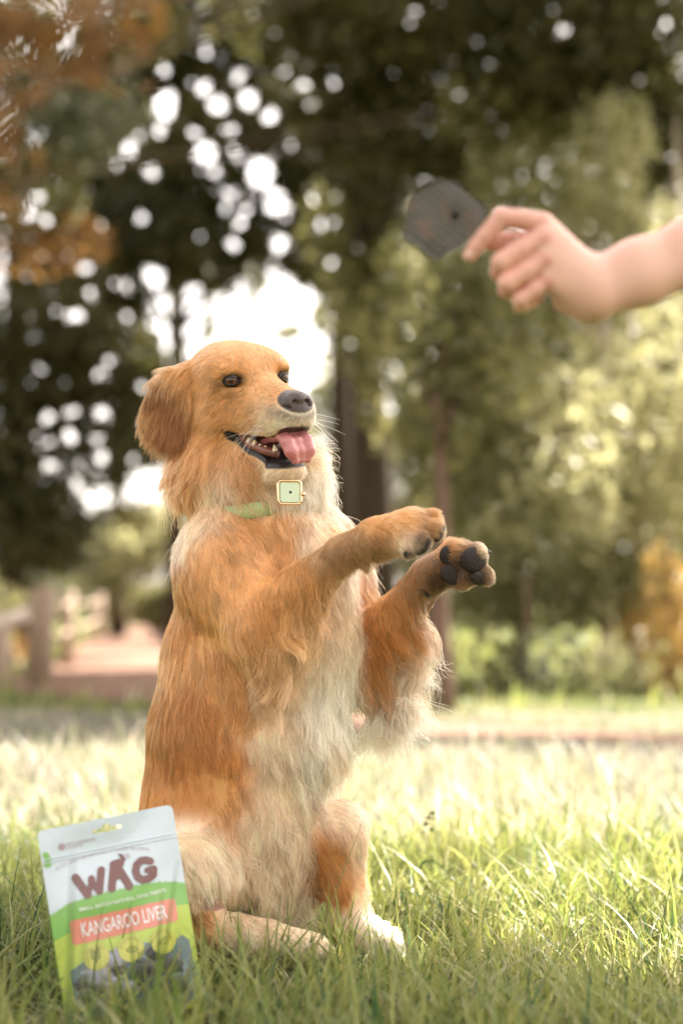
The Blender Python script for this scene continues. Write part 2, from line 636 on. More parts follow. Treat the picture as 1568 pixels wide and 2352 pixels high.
for (x0, y0, x1, y1, d, w, bend, c, lab) in (
        (172, 2365, 168, 1960, 1.42, .0055, -4, (.06, .10, .03), 'thick blurred dark grass stem rising straight up the left side of the treat bag'),
        (262, 2360, 408, 1975, 1.60, .0048, 14, (.12, .17, .03), 'longest grass blade slanting right across the front of the treat bag'),
        (300, 2352, 296, 2075, 1.66, .0045, 5, (.12, .18, .03), 'upright grass blade crossing the middle of the red name plate on the bag'),
        (395, 2352, 372, 2045, 1.62, .0062, -9, (.11, .16, .03), 'broad grass blade crossing the right end of the red name plate on the bag'),
        (330, 2350, 225, 2190, 1.62, .004, -10, (.13, .15, .03), 'grass blade slanting left over the window of the treat bag'),
        (345, 2352, 362, 2130, 1.68, .004, 3, (.16, .18, .04), 'thin pale grass blade between the middle and right badges of the bag'),
        (430, 2352, 398, 2150, 1.60, .006, -4, (.13, .19, .03), 'wide short grass blade at the lower right corner of the treat bag'),
        (205, 2362, 190, 2130, 1.52, .005, 6, (.08, .12, .03), 'dark blurred grass blade over the leftmost badge of the bag'),
        (130, 2362, 100, 2080, 1.70, .004, -6, (.12, .17, .03), 'grass blade standing just left of the green side of the bag'),
        (455, 2352, 440, 2190, 1.62, .005, 6, (.17, .20, .04), 'bright grass blade standing just right of the treat bag'),
        (545, 2300, 545, 2075, 1.92, .0055, 3, (.14, .20, .03), 'widest bright grass blade in front of the dark skin of the dog'),
        (590, 2300, 645, 2050, 1.90, .003, 6, (.10, .15, .03), 'thin dark grass blade curving right in front of the belly of the dog'),
        (745, 2290, 755, 2020, 1.90, .0035, 4, (.16, .21, .04), 'tallest straight grass blade before the gap between the hind legs'),
        (760, 2295, 790, 2110, 1.94, .004, -3, (.15, .19, .04), 'grass blade leaning right at the inner side of the far hind leg'),
        (840, 2290, 800, 2120, 1.93, .005, -6, (.16, .21, .04), 'broad grass blade bending left over the shin of the far hind leg'),
        (640, 2300, 612, 2090, 1.95, .003, -3, (.10, .16, .03), 'thin grass blade leaning left in front of the near hind foot'),
        (700, 2290, 720, 2140, 1.92, .003, 3, (.18, .20, .05), 'short pale grass blade by the toes of the near hind foot'),
        (895, 2290, 860, 2130, 1.90, .0045, 6, (.15, .2, .04), 'grass blade standing before the white far hind foot'),
        (505, 2310, 470, 2130, 1.92, .004, -3, (.13, .2, .03), 'grass blade leaning left between the bag and the dog')):
    a, b_ = at(x0, y0, d), at(x1, y1, d + .02)
    a = np.array([a[0], a[1], 0.0])
    one_blade('tall_grass', [a, (a + b_) / 2 + np.array([bend * .0012, .004, .004]), b_], w, c, lab, 'single tall grasses in front of the bag and the dog', cat='grass')
a = at(675, 2270, 1.93); a[2] = 0
one_blade('grass_stalk', [a, at(760, 2075, 1.95), at(838, 1872, 1.97)], .0022, (.16, .15, .05), 'thin brownish grass stalk leaning right across the hind leg of the dog', cat='grass stalk')
a = ground_at(922, 2120); a = np.array([a[0], 2.55, 0])
one_blade('bent_grass', [a, at(945, 2010, 2.55), at(968, 1975, 2.55), at(1005, 1978, 2.55), at(1040, 2020, 2.56), at(1065, 2075, 2.56)], .006, (.035, .06, .025),
          'dark green blade folded over into an arch right of the dog')
# a seed head on its stalk
a = at(978, 2040, 2.75); a[2] = 0
sh = one_blade('seed_stalk', [a, at(975, 1990, 2.75), at(990, 1880, 2.76)], .002, (.14, .13, .05), 'thin stalk with dark green seed clusters right of the dog in bright grass', cat='grass stalk')
b = MB()
for (x, y, r_) in ((992, 1868, 7), (984, 1878, 6), (996, 1880, 5), (978, 1893, 7), (990, 1905, 6), (972, 1912, 4)):
    b.ball(at(x, y, 2.75), np.array([r_, r_, r_ * .8]) * 2.75 / FPX, su=8, sv=6)
so = b.build('seed_cluster', plain('seed_green', (.06, .075, .02), rough=.8), sh)
# dead leaves and twigs lying in the grass
m_dead = plain('dead_leaf', (.20, .10, .05), rough=.8, var=.4, scale=90)
for (x, y, d, sz, lab) in ((1350, 1958, 3.05, .028, 'brown curled dead leaf caught in the bright grass at right'), (1012, 2212, 2.25, .020, 'small brown dead leaf in the grass beside the far hind foot')):
    c = ground_at(x, y, .035)
    V = []
    for i in range(7):
        t = i / 6 * 2 - 1
        wv = (1 - t * t) * .38
        V += [c + sz * np.array([t, -wv, .25 * wv]), c + sz * np.array([t, 0, -.05 + .1 * t * t]), c + sz * np.array([t, wv, .3 * wv])]
    F = []
    for i in range(6):
        F += [(3 * i, 3 * i + 3, 3 * i + 4, 3 * i + 1), (3 * i + 1, 3 * i + 4, 3 * i + 5, 3 * i + 2)]
    tag(link('dead_leaf', mesh('dead_leaf', V, F), None, m_dead), lab, 'leaf')

# ================================================================== trees
m_bark = plain('bark_dark', (.048, .034, .024), rough=.95, var=.45, scale=14, bump=.8, spec=.15)
m_bark2 = plain('bark_reddish', (.15, .095, .07), rough=.95, var=.35, scale=12, bump=.8, spec=.15)
m_bark3 = plain('bark_pale', (.42, .35, .30), rough=.9, var=.25, scale=8, bump=.5, spec=.15)
m_leaf = tinted('tree_leaf', rough=.45, spec=.4, translucent=.5)

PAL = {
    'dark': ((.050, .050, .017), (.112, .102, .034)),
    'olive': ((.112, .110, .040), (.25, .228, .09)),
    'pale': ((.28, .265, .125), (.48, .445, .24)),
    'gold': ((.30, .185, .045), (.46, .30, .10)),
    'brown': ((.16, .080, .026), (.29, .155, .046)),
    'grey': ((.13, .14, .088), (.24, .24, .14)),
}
# gaps in the crowns through which the sky shows
GAPS = np.array([(390, 240, 62), (420, 110, 26), (375, 160, 30), (460, 200, 40), (545, 178, 22), (500, 240, 38), (570, 230, 35), (620, 265, 30), (470, 350, 45), (540, 355, 30),
    (600, 400, 42), (640, 465, 45), (645, 560, 38), (665, 125, 22), (650, 165, 28), (700, 195, 32), (765, 195, 22), (710, 240, 28), (290, 345, 35), (270, 380, 22), (320, 310, 22),
    (198, 612, 32), (208, 670, 26), (278, 655, 36), (280, 730, 30), (350, 640, 42), (370, 700, 35), (440, 680, 46), (430, 760, 52), (520, 720, 54), (640, 660, 62), (700, 700, 46),
    (600, 740, 62), (680, 745, 45), (775, 670, 27), (480, 620, 25), (65, 115, 22), (950, 25, 20), (945, 55, 20), (65, 930, 27), (110, 960, 24), (45, 985, 28), (100, 1015, 34),
    (165, 945, 27), (230, 940, 22), (160, 1000, 24), (110, 1070, 26), (40, 1060, 22), (230, 1050, 22), (330, 890, 26), (330, 1110, 56), (240, 1140, 26), (90, 850, 20), (165, 725, 24),
    (1290, 70, 14), (1530, 55, 16), (90, 450, 22), (70, 490, 22), (40, 545, 30), (25, 590, 26), (90, 20, 26), (560, 480, 16), (380, 800, 24), (300, 330, 20), (410, 1000, 20),
    (760, 600, 18), (735, 520, 18), (880, 870, 18)], float)
_g = np.random.default_rng(31)
GAPS = np.vstack([GAPS, np.stack([_g.uniform(0, 780, 45), _g.uniform(60, 1120, 45), _g.uniform(18, 27, 45)], 1)])
def crown_gaps(q):
    p = project(q)
    rag = 1 + .28 * vnoise(q, 9.0, 41)[:, 0]
    d = np.hypot(p[:, None, 0] - GAPS[None, :, 0], p[:, None, 1] - GAPS[None, :, 1]) / np.clip(GAPS[None, :, 2] - 13, 14.5, 37)
    return d.min(1) > rag

def leaf_cloud(blobs, size, avoid=None):
    """blobs: (centre, radii, number, palette)"""
    Ps, Cs = [], []
    for c, rad, n, pal in blobs:
        n = int(n)
        d = unit(rng.normal(size=(n, 3)))
        rr = rng.random(n) ** .45
        p = d * rr[:, None]
        lump = vnoise(p * 2.1 + rng.normal(size=3) * 4, 1.6, int(rng.integers(1e6)))[:, 0]
        p = p[lump > -.62 + .35 * rng.normal(size=n)]
        q = np.asarray(c) + p * np.asarray(rad)
        if avoid is not None:
            q = q[avoid(q)]
        lo, hi = np.array(PAL[pal][0]), np.array(PAL[pal][1])
        t = np.clip(.5 + .35 * vnoise(q, 1.4, 77)[:, 0] + .25 * rng.normal(size=len(q)), 0, 1)[:, None]
        Ps.append(q); Cs.append(lo * (1 - t) + hi * t)
    P = np.concatenate(Ps); C = np.concatenate(Cs)
    n = len(P)
    a = unit(rng.normal(size=(n, 3)) + np.array([0, 0, -.5]))
    b_ = unit(np.cross(a, rng.normal(size=(n, 3))))
    c_ = np.cross(a, b_)
    s = size * rng.uniform(.6, 1.3, n)[:, None]
    V = np.stack([P - a * s, P + b_ * s * .42 + c_ * s * .12, P + a * s, P - b_ * s * .42 + c_ * s * .12], 1)
    F = np.arange(4 * n).reshape(n, 4)
    return V.reshape(-1, 3), F, np.repeat(C, 4, 0)

def bl(px, py, d, rx, ry, cov, pal, rz=None, size=.06):
    k = d / FPX
    rx, ry = rx * k, ry * k
    rz = rz if rz is not None else (rx + ry) * .5
    n = cov * math.pi * rx * ry / (size * size * .42)
    return (at(px, py, d), (rx, rz, ry), min(n, 26000), pal)

def tree(name, label, cat, base, r0, top, blobs, size=.06, bark=None, group=None, lean=(0, 0), limbs=True, avoid=None, crown=True, thin=1.0):
    x, y = base
    t = thing(name, label, cat, (x, y, 0), group)
    b = MB()
    n = 7
    pts = np.array([[x + lean[0] * i / n + .04 * r0 * 5 * math.sin(i * 1.7 + x), y + lean[1] * i / n, -.1 + (top + .1) * i / n] for i in range(n + 1)])
    b.tube(pts, [r0 * (1.35 if i == 0 else 1) * (1 - .75 * i / n) for i in range(n + 1)], 12)
    b.build('trunk', bark or m_bark, t)
    if limbs:
        for c, rad, nn, pal in blobs[:9]:
            c = np.array(c)
            zt = min(max(c[2] - .35 * math.hypot(c[0] - x, c[1] - y) - .2, top * .25), top * .95)
            f = zt / top * n
            i0 = int(min(max(f, 0), n - 1))
            s = pts[i0] + (pts[i0 + 1] - pts[i0]) * (f - i0)
            L = np.linalg.norm(c - s)
            if L < .15: continue
            mid = (s + c) / 2 + np.array([0, 0, .10 * L]) + rng.normal(size=3) * .05 * L
            b = MB()
            b.tube([s, (s + mid) / 2 + rng.normal(size=3) * .03 * L, mid, (mid + c) / 2 + rng.normal(size=3) * .04 * L, c, c + (c - mid) * .5],
                   thin * np.array([.42, .36, .28, .2, .13, .04]) * min(r0, .1 + .1 * r0), 7)
            b.build('branch', bark or m_bark, t)
    if crown and blobs:
        v, f, c = leaf_cloud(blobs, size, avoid)
        link('crown', mesh('crown', v, f, False, c), t, m_leaf)
    return t

def gx(px, d):
    return (px - 784) / FPX * d

# the big dark tree whose trunk stands straight behind the paws, its boughs across the top
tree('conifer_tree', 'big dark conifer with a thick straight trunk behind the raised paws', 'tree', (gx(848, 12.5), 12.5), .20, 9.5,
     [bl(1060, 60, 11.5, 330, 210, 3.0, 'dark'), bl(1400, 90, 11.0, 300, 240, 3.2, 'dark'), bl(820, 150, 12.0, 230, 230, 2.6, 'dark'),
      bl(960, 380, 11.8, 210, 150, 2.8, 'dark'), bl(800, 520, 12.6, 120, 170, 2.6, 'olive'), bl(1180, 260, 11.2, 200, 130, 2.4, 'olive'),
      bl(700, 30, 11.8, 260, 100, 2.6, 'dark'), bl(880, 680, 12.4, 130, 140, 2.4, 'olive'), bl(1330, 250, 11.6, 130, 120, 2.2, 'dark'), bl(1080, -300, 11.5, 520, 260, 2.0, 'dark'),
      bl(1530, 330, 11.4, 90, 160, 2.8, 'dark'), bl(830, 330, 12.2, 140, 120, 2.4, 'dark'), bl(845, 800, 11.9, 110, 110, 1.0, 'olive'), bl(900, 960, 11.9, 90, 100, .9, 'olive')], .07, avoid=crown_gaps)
# a bough hanging in close to the lens, brown with dead needles
tree('pine_tree', 'brown needled pine bough hanging in close to the lens at the top left corner', 'tree', (-1.5, 1.15), .12, 1.6,
     [bl(40, 60, 1.02, 230, 120, 1.15, 'brown', .10, .014), bl(230, 120, 1.06, 190, 60, 1.0, 'brown', .08, .014), bl(300, -20, 1.05, 190, 60, 1.0, 'brown', .08, .014), bl(0, 260, 1.0, 130, 110, .9, 'brown', .08, .014),
      bl(-20, 420, 1.0, 110, 110, .4, 'brown', .08, .014), bl(-200, 150, 1.05, 200, 300, 1.2, 'brown', .10, .016)], .014, m_bark2, avoid=crown_gaps, thin=.10)
tree('grey_tree', 'grey green tree filling the upper left behind the brown pine bough', 'tree', (gx(-420, 11), 11), .12, 5.6,
     [bl(150, 270, 10.6, 230, 130, 2.4, 'grey', .5), bl(40, 430, 10.6, 170, 130, 2.4, 'olive', .5), bl(40, 100, 10.6, 220, 160, 2.4, 'dark', .5), bl(100, 560, 10.8, 170, 70, 2.0, 'brown', .5), bl(300, 60, 10.8, 150, 90, 2.0, 'dark', .5), bl(-150, 350, 10.6, 160, 300, 2, 'dark', .5)],
     .06, avoid=crown_gaps)
tree('sheoak_tree', 'feathery tree with sky showing through its boughs above the head of the dog', 'tree', (gx(408, 15.5), 15.5), .10, 9.0,
     [bl(560, 60, 14.5, 280, 150, 2.8, 'dark', .6), bl(260, 400, 14.6, 210, 150, 2.8, 'olive', .6), bl(480, 500, 14.8, 220, 130, 3.0, 'dark', .6),
      bl(600, 300, 15.0, 200, 140, 2.6, 'dark', .6), bl(400, 250, 14.8, 220, 140, 2.6, 'olive', .6), bl(300, 560, 14.2, 200, 120, 3.0, 'dark', .6), bl(740, 420, 14.8, 120, 150, 2.8, 'dark', .6),
      bl(660, 580, 15, 150, 90, 2.6, 'dark', .6), bl(420, -120, 14.5, 420, 160, 1.6, 'dark'), bl(760, 640, 14.8, 70, 110, 2.6, 'olive', .5),
      bl(230, 260, 14.4, 150, 140, 2.6, 'dark', .6), bl(320, 130, 14.4, 150, 110, 2.6, 'dark', .6), bl(260, 690, 14.6, 120, 90, 2.6, 'dark', .5), bl(440, 640, 14.8, 130, 50, 2.0, 'dark', .5)], .075, avoid=crown_gaps)
tree('dark_tree', 'dark drooping tree at the left edge with small bright gaps between its leaves', 'tree', (gx(30, 13), 13), .16, 6.5,
     [bl(80, 760, 12.6, 190, 130, 2.8, 'dark', .6), bl(60, 920, 12.6, 190, 110, 2.8, 'dark', .6), bl(200, 1020, 12.8, 190, 130, 2.8, 'dark', .6), bl(60, 1210, 12.4, 160, 110, 2.8, 'dark'),
      bl(220, 830, 12.8, 160, 120, 2.8, 'dark', .6), bl(150, 1240, 12.8, 110, 90, 2.6, 'grey'), bl(340, 900, 13.0, 90, 150, 2.6, 'dark', .5), bl(20, 1060, 12.3, 120, 110, 2.8, 'dark', .6),
      bl(120, 610, 13, 140, 100, 2.6, 'dark', .6), bl(-100, 900, 12.4, 120, 360, 2, 'dark'), bl(340, 1020, 13.2, 80, 60, 2.4, 'dark', .5), bl(380, 820, 13.2, 60, 70, 1.8, 'dark', .5), bl(290, 1180, 13.0, 70, 40, 2.0, 'olive', .5)], .065, avoid=crown_gaps)
tree('slender_tree', 'slender brown trunk standing just behind the far foreleg of the dog', 'tree', (gx(1012, 6.9), 6.9), .058, 1.75,
     [bl(1040, 760, 6.9, 130, 110, 1.5, 'olive', None, .045), bl(1120, 860, 7.0, 130, 110, 1.5, 'olive', None, .045), bl(960, 860, 7.0, 100, 120, 1.3, 'olive', None, .045),
      bl(1010, 980, 7.0, 120, 100, 1.5, 'olive', None, .045), bl(1080, 640, 6.9, 140, 110, 1.3, 'olive', None, .045)], .045, m_bark2)
# the sunlit young trees at the right
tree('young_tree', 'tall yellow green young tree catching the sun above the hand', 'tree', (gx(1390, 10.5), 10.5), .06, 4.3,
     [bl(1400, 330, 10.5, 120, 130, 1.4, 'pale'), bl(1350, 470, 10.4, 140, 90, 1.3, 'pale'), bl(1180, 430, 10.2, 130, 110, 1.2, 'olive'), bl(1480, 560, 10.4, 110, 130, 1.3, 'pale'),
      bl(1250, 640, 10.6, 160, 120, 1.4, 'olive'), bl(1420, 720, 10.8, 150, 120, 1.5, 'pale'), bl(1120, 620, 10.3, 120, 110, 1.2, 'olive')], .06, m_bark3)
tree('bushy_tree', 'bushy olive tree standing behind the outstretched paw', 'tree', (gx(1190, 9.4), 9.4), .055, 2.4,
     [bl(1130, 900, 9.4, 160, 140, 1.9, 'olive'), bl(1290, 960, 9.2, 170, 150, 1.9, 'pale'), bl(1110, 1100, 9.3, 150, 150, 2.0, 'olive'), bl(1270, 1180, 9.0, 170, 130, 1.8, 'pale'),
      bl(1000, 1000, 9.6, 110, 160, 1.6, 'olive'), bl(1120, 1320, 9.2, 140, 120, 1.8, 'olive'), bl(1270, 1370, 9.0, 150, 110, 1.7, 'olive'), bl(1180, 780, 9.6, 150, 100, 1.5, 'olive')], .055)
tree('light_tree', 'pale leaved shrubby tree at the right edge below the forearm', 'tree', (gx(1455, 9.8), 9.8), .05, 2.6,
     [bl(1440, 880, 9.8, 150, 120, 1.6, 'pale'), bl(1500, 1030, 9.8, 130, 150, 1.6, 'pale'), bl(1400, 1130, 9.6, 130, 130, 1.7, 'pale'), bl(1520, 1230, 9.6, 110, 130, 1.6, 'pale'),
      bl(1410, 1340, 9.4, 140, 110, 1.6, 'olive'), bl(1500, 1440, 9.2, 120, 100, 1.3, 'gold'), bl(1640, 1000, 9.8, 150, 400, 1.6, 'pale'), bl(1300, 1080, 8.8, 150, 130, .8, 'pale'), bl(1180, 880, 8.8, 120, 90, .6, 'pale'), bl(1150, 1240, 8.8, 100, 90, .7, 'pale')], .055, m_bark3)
tree('golden_shrub', 'golden orange shrub in the bottom right corner of the wood', 'shrub', (gx(1535, 8.4), 8.4), .03, 1.0,
     [bl(1530, 1330, 8.4, 60, 110, 1.5, 'gold'), bl(1545, 1480, 8.3, 80, 110, 1.7, 'gold'), bl(1500, 1590, 8.3, 90, 60, 1.5, 'gold'), bl(1640, 1450, 8.3, 90, 180, 1.7, 'gold')], .045, m_bark2)
tree('undergrowth_shrub', 'low olive shrub growing between the slender trunk and the golden shrub', 'shrub', (gx(1210, 8.3), 8.3), .03, .7,
     [bl(1130, 1500, 8.4, 110, 90, 1.5, 'olive'), bl(1260, 1520, 8.2, 110, 80, 1.4, 'grey'), bl(1390, 1540, 8.2, 110, 80, 1.5, 'pale'), bl(1090, 1590, 8.5, 70, 40, 1.4, 'olive')], .045, m_bark2)
for (px_, d, r_, top, lab) in ((1497, 13.0, .055, 7.0, 'thin pale trunk rising under the forearm near the right edge'), (1566, 11.0, .05, 6.5, 'pale trunk cut by the right edge of the picture'),
                               (785, 17.0, .16, 9.0, 'reddish trunk seen between the neck of the dog and the thick dark trunk'), (272, 20.0, .10, 9.0, 'dark thin trunk left of the bright gap beside the neck of the dog'),
                               (395, 19.0, .09, 9.0, 'dark thin trunk just behind the neck of the dog')):
    blobs = [bl(px_ + 30, -250, d, 200, 150, 1.0, 'olive'), bl(px_ - 60, -420, d, 200, 150, 1.0, 'dark')]
    if px_ == 395:
        blobs += [*[bl(x_, y_, d, rx_, ry_, 3.2, 'olive', .3, .08) for x_, y_, rx_, ry_ in ((490, 640, 34, 40), (560, 612, 44, 30), (580, 700, 14, 60), (482, 750, 13, 60), (402, 700, 14, 90), (702, 615, 30, 26), (660, 762, 40, 24), (735, 735, 30, 40), (600, 655, 22, 18))]]
    tree('bare_trunk_tree', lab, 'tree', (gx(px_, d), d), r_, top, blobs, .08, m_bark3 if px_ > 1400 else m_bark, group='tall trees with bare lower trunks')
tree('pale_bush', 'pale sunlit bush at the end of the dirt path left of the dog', 'bush', (gx(285, 19.5), 19.5), .04, 1.0,
     [bl(270, 1290, 19.5, 100, 100, 1.8, 'pale'), bl(350, 1240, 19.8, 90, 90, 1.6, 'pale'), bl(225, 1370, 19.3, 70, 60, 1.7, 'pale')], .09)
tree('dark_shrub', 'round dark shrub just left of the back of the dog', 'shrub', (gx(360, 17.5), 17.5), .04, .6,
     [bl(355, 1392, 17.5, 60, 55, 2.4, 'olive'), bl(420, 1380, 17.6, 60, 70, 2.2, 'olive')], .08)
tree('fence_shrub', 'brownish undergrowth shrub behind the wooden fence at the left edge', 'shrub', (gx(20, 10.8), 10.8), .03, .6,
     [bl(10, 1500, 10.8, 90, 60, 1.6, 'brown'), bl(60, 1400, 11.2, 90, 70, 1.2, 'olive'), bl(-60, 1420, 10.8, 100, 140, 1.8, 'olive'), bl(130, 1380, 13.2, 80, 60, 1.2, 'grey')], .05)
# the wood closing the view
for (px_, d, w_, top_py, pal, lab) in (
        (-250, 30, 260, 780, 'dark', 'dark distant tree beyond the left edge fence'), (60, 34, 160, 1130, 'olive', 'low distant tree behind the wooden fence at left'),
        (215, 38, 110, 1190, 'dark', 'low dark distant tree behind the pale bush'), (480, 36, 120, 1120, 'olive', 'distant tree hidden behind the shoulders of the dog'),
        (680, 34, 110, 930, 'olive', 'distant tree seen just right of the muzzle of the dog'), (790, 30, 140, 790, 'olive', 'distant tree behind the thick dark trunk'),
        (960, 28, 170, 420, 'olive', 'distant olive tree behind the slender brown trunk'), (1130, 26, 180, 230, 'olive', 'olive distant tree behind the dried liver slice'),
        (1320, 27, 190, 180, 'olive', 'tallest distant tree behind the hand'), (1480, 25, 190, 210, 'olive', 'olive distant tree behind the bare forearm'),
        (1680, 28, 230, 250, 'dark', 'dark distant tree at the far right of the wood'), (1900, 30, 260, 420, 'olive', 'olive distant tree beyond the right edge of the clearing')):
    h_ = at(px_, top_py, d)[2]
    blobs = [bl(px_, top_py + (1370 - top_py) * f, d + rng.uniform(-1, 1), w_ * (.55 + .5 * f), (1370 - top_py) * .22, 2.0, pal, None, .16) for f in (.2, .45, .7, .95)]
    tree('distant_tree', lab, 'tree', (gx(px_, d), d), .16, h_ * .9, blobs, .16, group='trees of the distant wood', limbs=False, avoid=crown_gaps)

# the tree that shades the dog: its crown hangs over the clearing, above the picture
SUNNED = [(at(890, 2130, 2.1), .11), (at(768, 1080, 2.16), .05), (at(985, 1500, 2.14), .05)]
def gap(q):
    t = q[:, 2] / SUN.z
    gx_, gy_ = q[:, 0] - SUN.x * t, q[:, 1] - SUN.y * t
    n = vnoise(np.stack([gx_, gy_, gx_ * 0], 1), 5.0, 3)[:, 0]
    e = ((gx_ - .52) / .36) ** 2 + ((gy_ - 2.35) / .50) ** 2
    edge = rng.random(len(q)) < smooth01(3.25, 2.65, gy_ + .22 * n)
    fl = vnoise(np.stack([gx_, gy_, gx_ * 0], 1), 7.5, 9)[:, 1]
    keepdog = (gx_ > -1.05) & (gx_ < .30) & (gy_ > .40) & (gy_ < 2.32)
    ok = (e > 1 + .5 * n) & edge & (keepdog | (fl < .55 + .25 * rng.normal(size=len(q))))
    sv = np.array(SUN)
    for pt, rad in SUNNED:
        w = q - pt
        w = w - np.outer(w @ sv, sv)
        ok &= np.linalg.norm(w, axis=1) > rad * (1 + .3 * n)
    return ok
tb = [((2.5, 4.9, 5.2), (1.5, 1.2, .5), 9000, 'olive'), ((3.4, 5.3, 5.5), (1.3, 1.1, .6), 6500, 'olive'), ((1.6, 4.4, 5.4), (1.3, 1.1, .5), 6500, 'olive'),
      ((2.6, 3.8, 5.8), (1.7, 1.1, .6), 6500, 'olive'), ((2.2, 5.2, 5.9), (1.5, 1.0, .5), 6500, 'olive')]
tree('shade_tree', 'leafy tree at the right whose high crown shades the dog', 'tree', (4.3, 5.4), .17, 5.6, tb, .085, m_bark2, avoid=gap)

tree('verge_shade_tree', 'unseen tall tree at the right added so its high crown shades the verge before the path', 'tree', (7.2, 10.9), .2, 7.4,  # out of view, added to throw the band of shade on the verge
     [((3.0, 10.2, 7.1), (1.2, .75, .4), 3000, 'olive'), ((4.5, 9.75, 7.1), (1.2, .42, .4), 2200, 'olive'), ((5.8, 9.8, 7.1), (1.2, .42, .4), 2000, 'olive'),
      ((1.6, 10.1, 7.1), (1.4, .7, .4), 3000, 'olive')], .13, m_bark2, limbs=False)

# ================================================================== fence at the left
m_wood = plain('weathered_wood', (.36, .27, .21), rough=.9, var=.3, scale=18, bump=.5, spec=.15)
m_wood2 = plain('brown_wood', (.24, .17, .12), rough=.9, var=.3, scale=18, bump=.5, spec=.15)
fence = thing('wooden_fence', 'weathered wooden post and rail fence running back along the path at left', 'fence', tuple(ground_at(98, 1577)))
prev = None
for (px_, py_, h_, w_, mm) in ((82, 1577, .62, .085, m_wood2), (106, 1574, .62, .075, m_wood), (155, 1532, .60, .09, m_wood), (226, 1470, .60, .11, m_wood), (254, 1462, .6, .09, m_wood), (288, 1452, .6, .09, m_wood)):
    p = ground_at(px_, py_)
    b = MB()
    b.tube([p + np.array([0, 0, -.1]), p + np.array([0, 0, h_ * .5]), p + np.array([.01, 0, h_])], [w_ * .62, w_ * .58, w_ * .55], 9)
    b.build('post', mm, fence, smooth=True)
    if prev is not None and px_ != 106:
        for hh in (.28, .50):
            b = MB()
            b.tube([prev + np.array([0, 0, hh]), (prev + p) / 2 + np.array([0, 0, hh - .02]), p + np.array([0, 0, hh])], .022, 7)
            b.build('rail', m_wood, fence)
    prev = p
b = MB()
b.tube([at(-260, 1475, 8.3), at(-60, 1446, 8.4), at(68, 1410, 8.5)], .046, 9)
b.build('top_rail', plain('bleached_wood', (.55, .45, .38), rough=.9, var=.2, scale=14, bump=.4), fence)
p = ground_at(8, 1588)
b = MB(); b.tube([p - np.array([0, 0, .1]), p + np.array([0, 0, .46])], .04, 9); b.build('post', m_wood, fence)
p = ground_at(-190, 1592)
b = MB(); b.tube([p - np.array([0, 0, .1]), p + np.array([0, 0, .46])], .05, 9); b.build('post', m_wood, fence)
# ================================================================== the dog
YAW, PIT, ROL = R(34), R(-2.5), R(-8)
F0 = np.array([math.sin(YAW), -math.cos(YAW), 0]); U0 = np.array([0, 0, 1.0])
HR0 = np.cross(F0, U0)
HF = math.cos(PIT) * F0 + math.sin(PIT) * U0
HU0 = -math.sin(PIT) * F0 + math.cos(PIT) * U0
HR = math.cos(ROL) * HR0 + math.sin(ROL) * HU0
HU = -math.sin(ROL) * HR0 + math.cos(ROL) * HU0
HROT = np.stack([HF, HR, HU], 1)
HO = dp(552, 902, -50)
HS = 1.07 * PU

def hp(f, r, u):
    return HO + HS * (np.multiply.outer(f, HF) + np.multiply.outer(r, HR) + np.multiply.outer(u, HU))

def hlocal(P):
    return ((P - HO) @ HROT) / HS

UUF, UUU = [0, 54, 100, 165, 190, 205, 222], [-66, -72, -93, -102, -98, -90, -84]
ULF, ULU = [0, 54, 84, 140, 190], [-70, -77, -114, -148, -154]

def mouth_fn(P):
    q = hlocal(P)
    f, r, u = q[..., 0], np.abs(q[..., 1]), q[..., 2]
    top = u - np.interp(f, UUF, UUU)
    bot = np.interp(f, ULF, ULU) - u
    core = np.minimum(26 - r, 120 - f)
    return np.maximum(np.maximum(top, bot), np.maximum(core, 53 - f)) * HS * 0.8

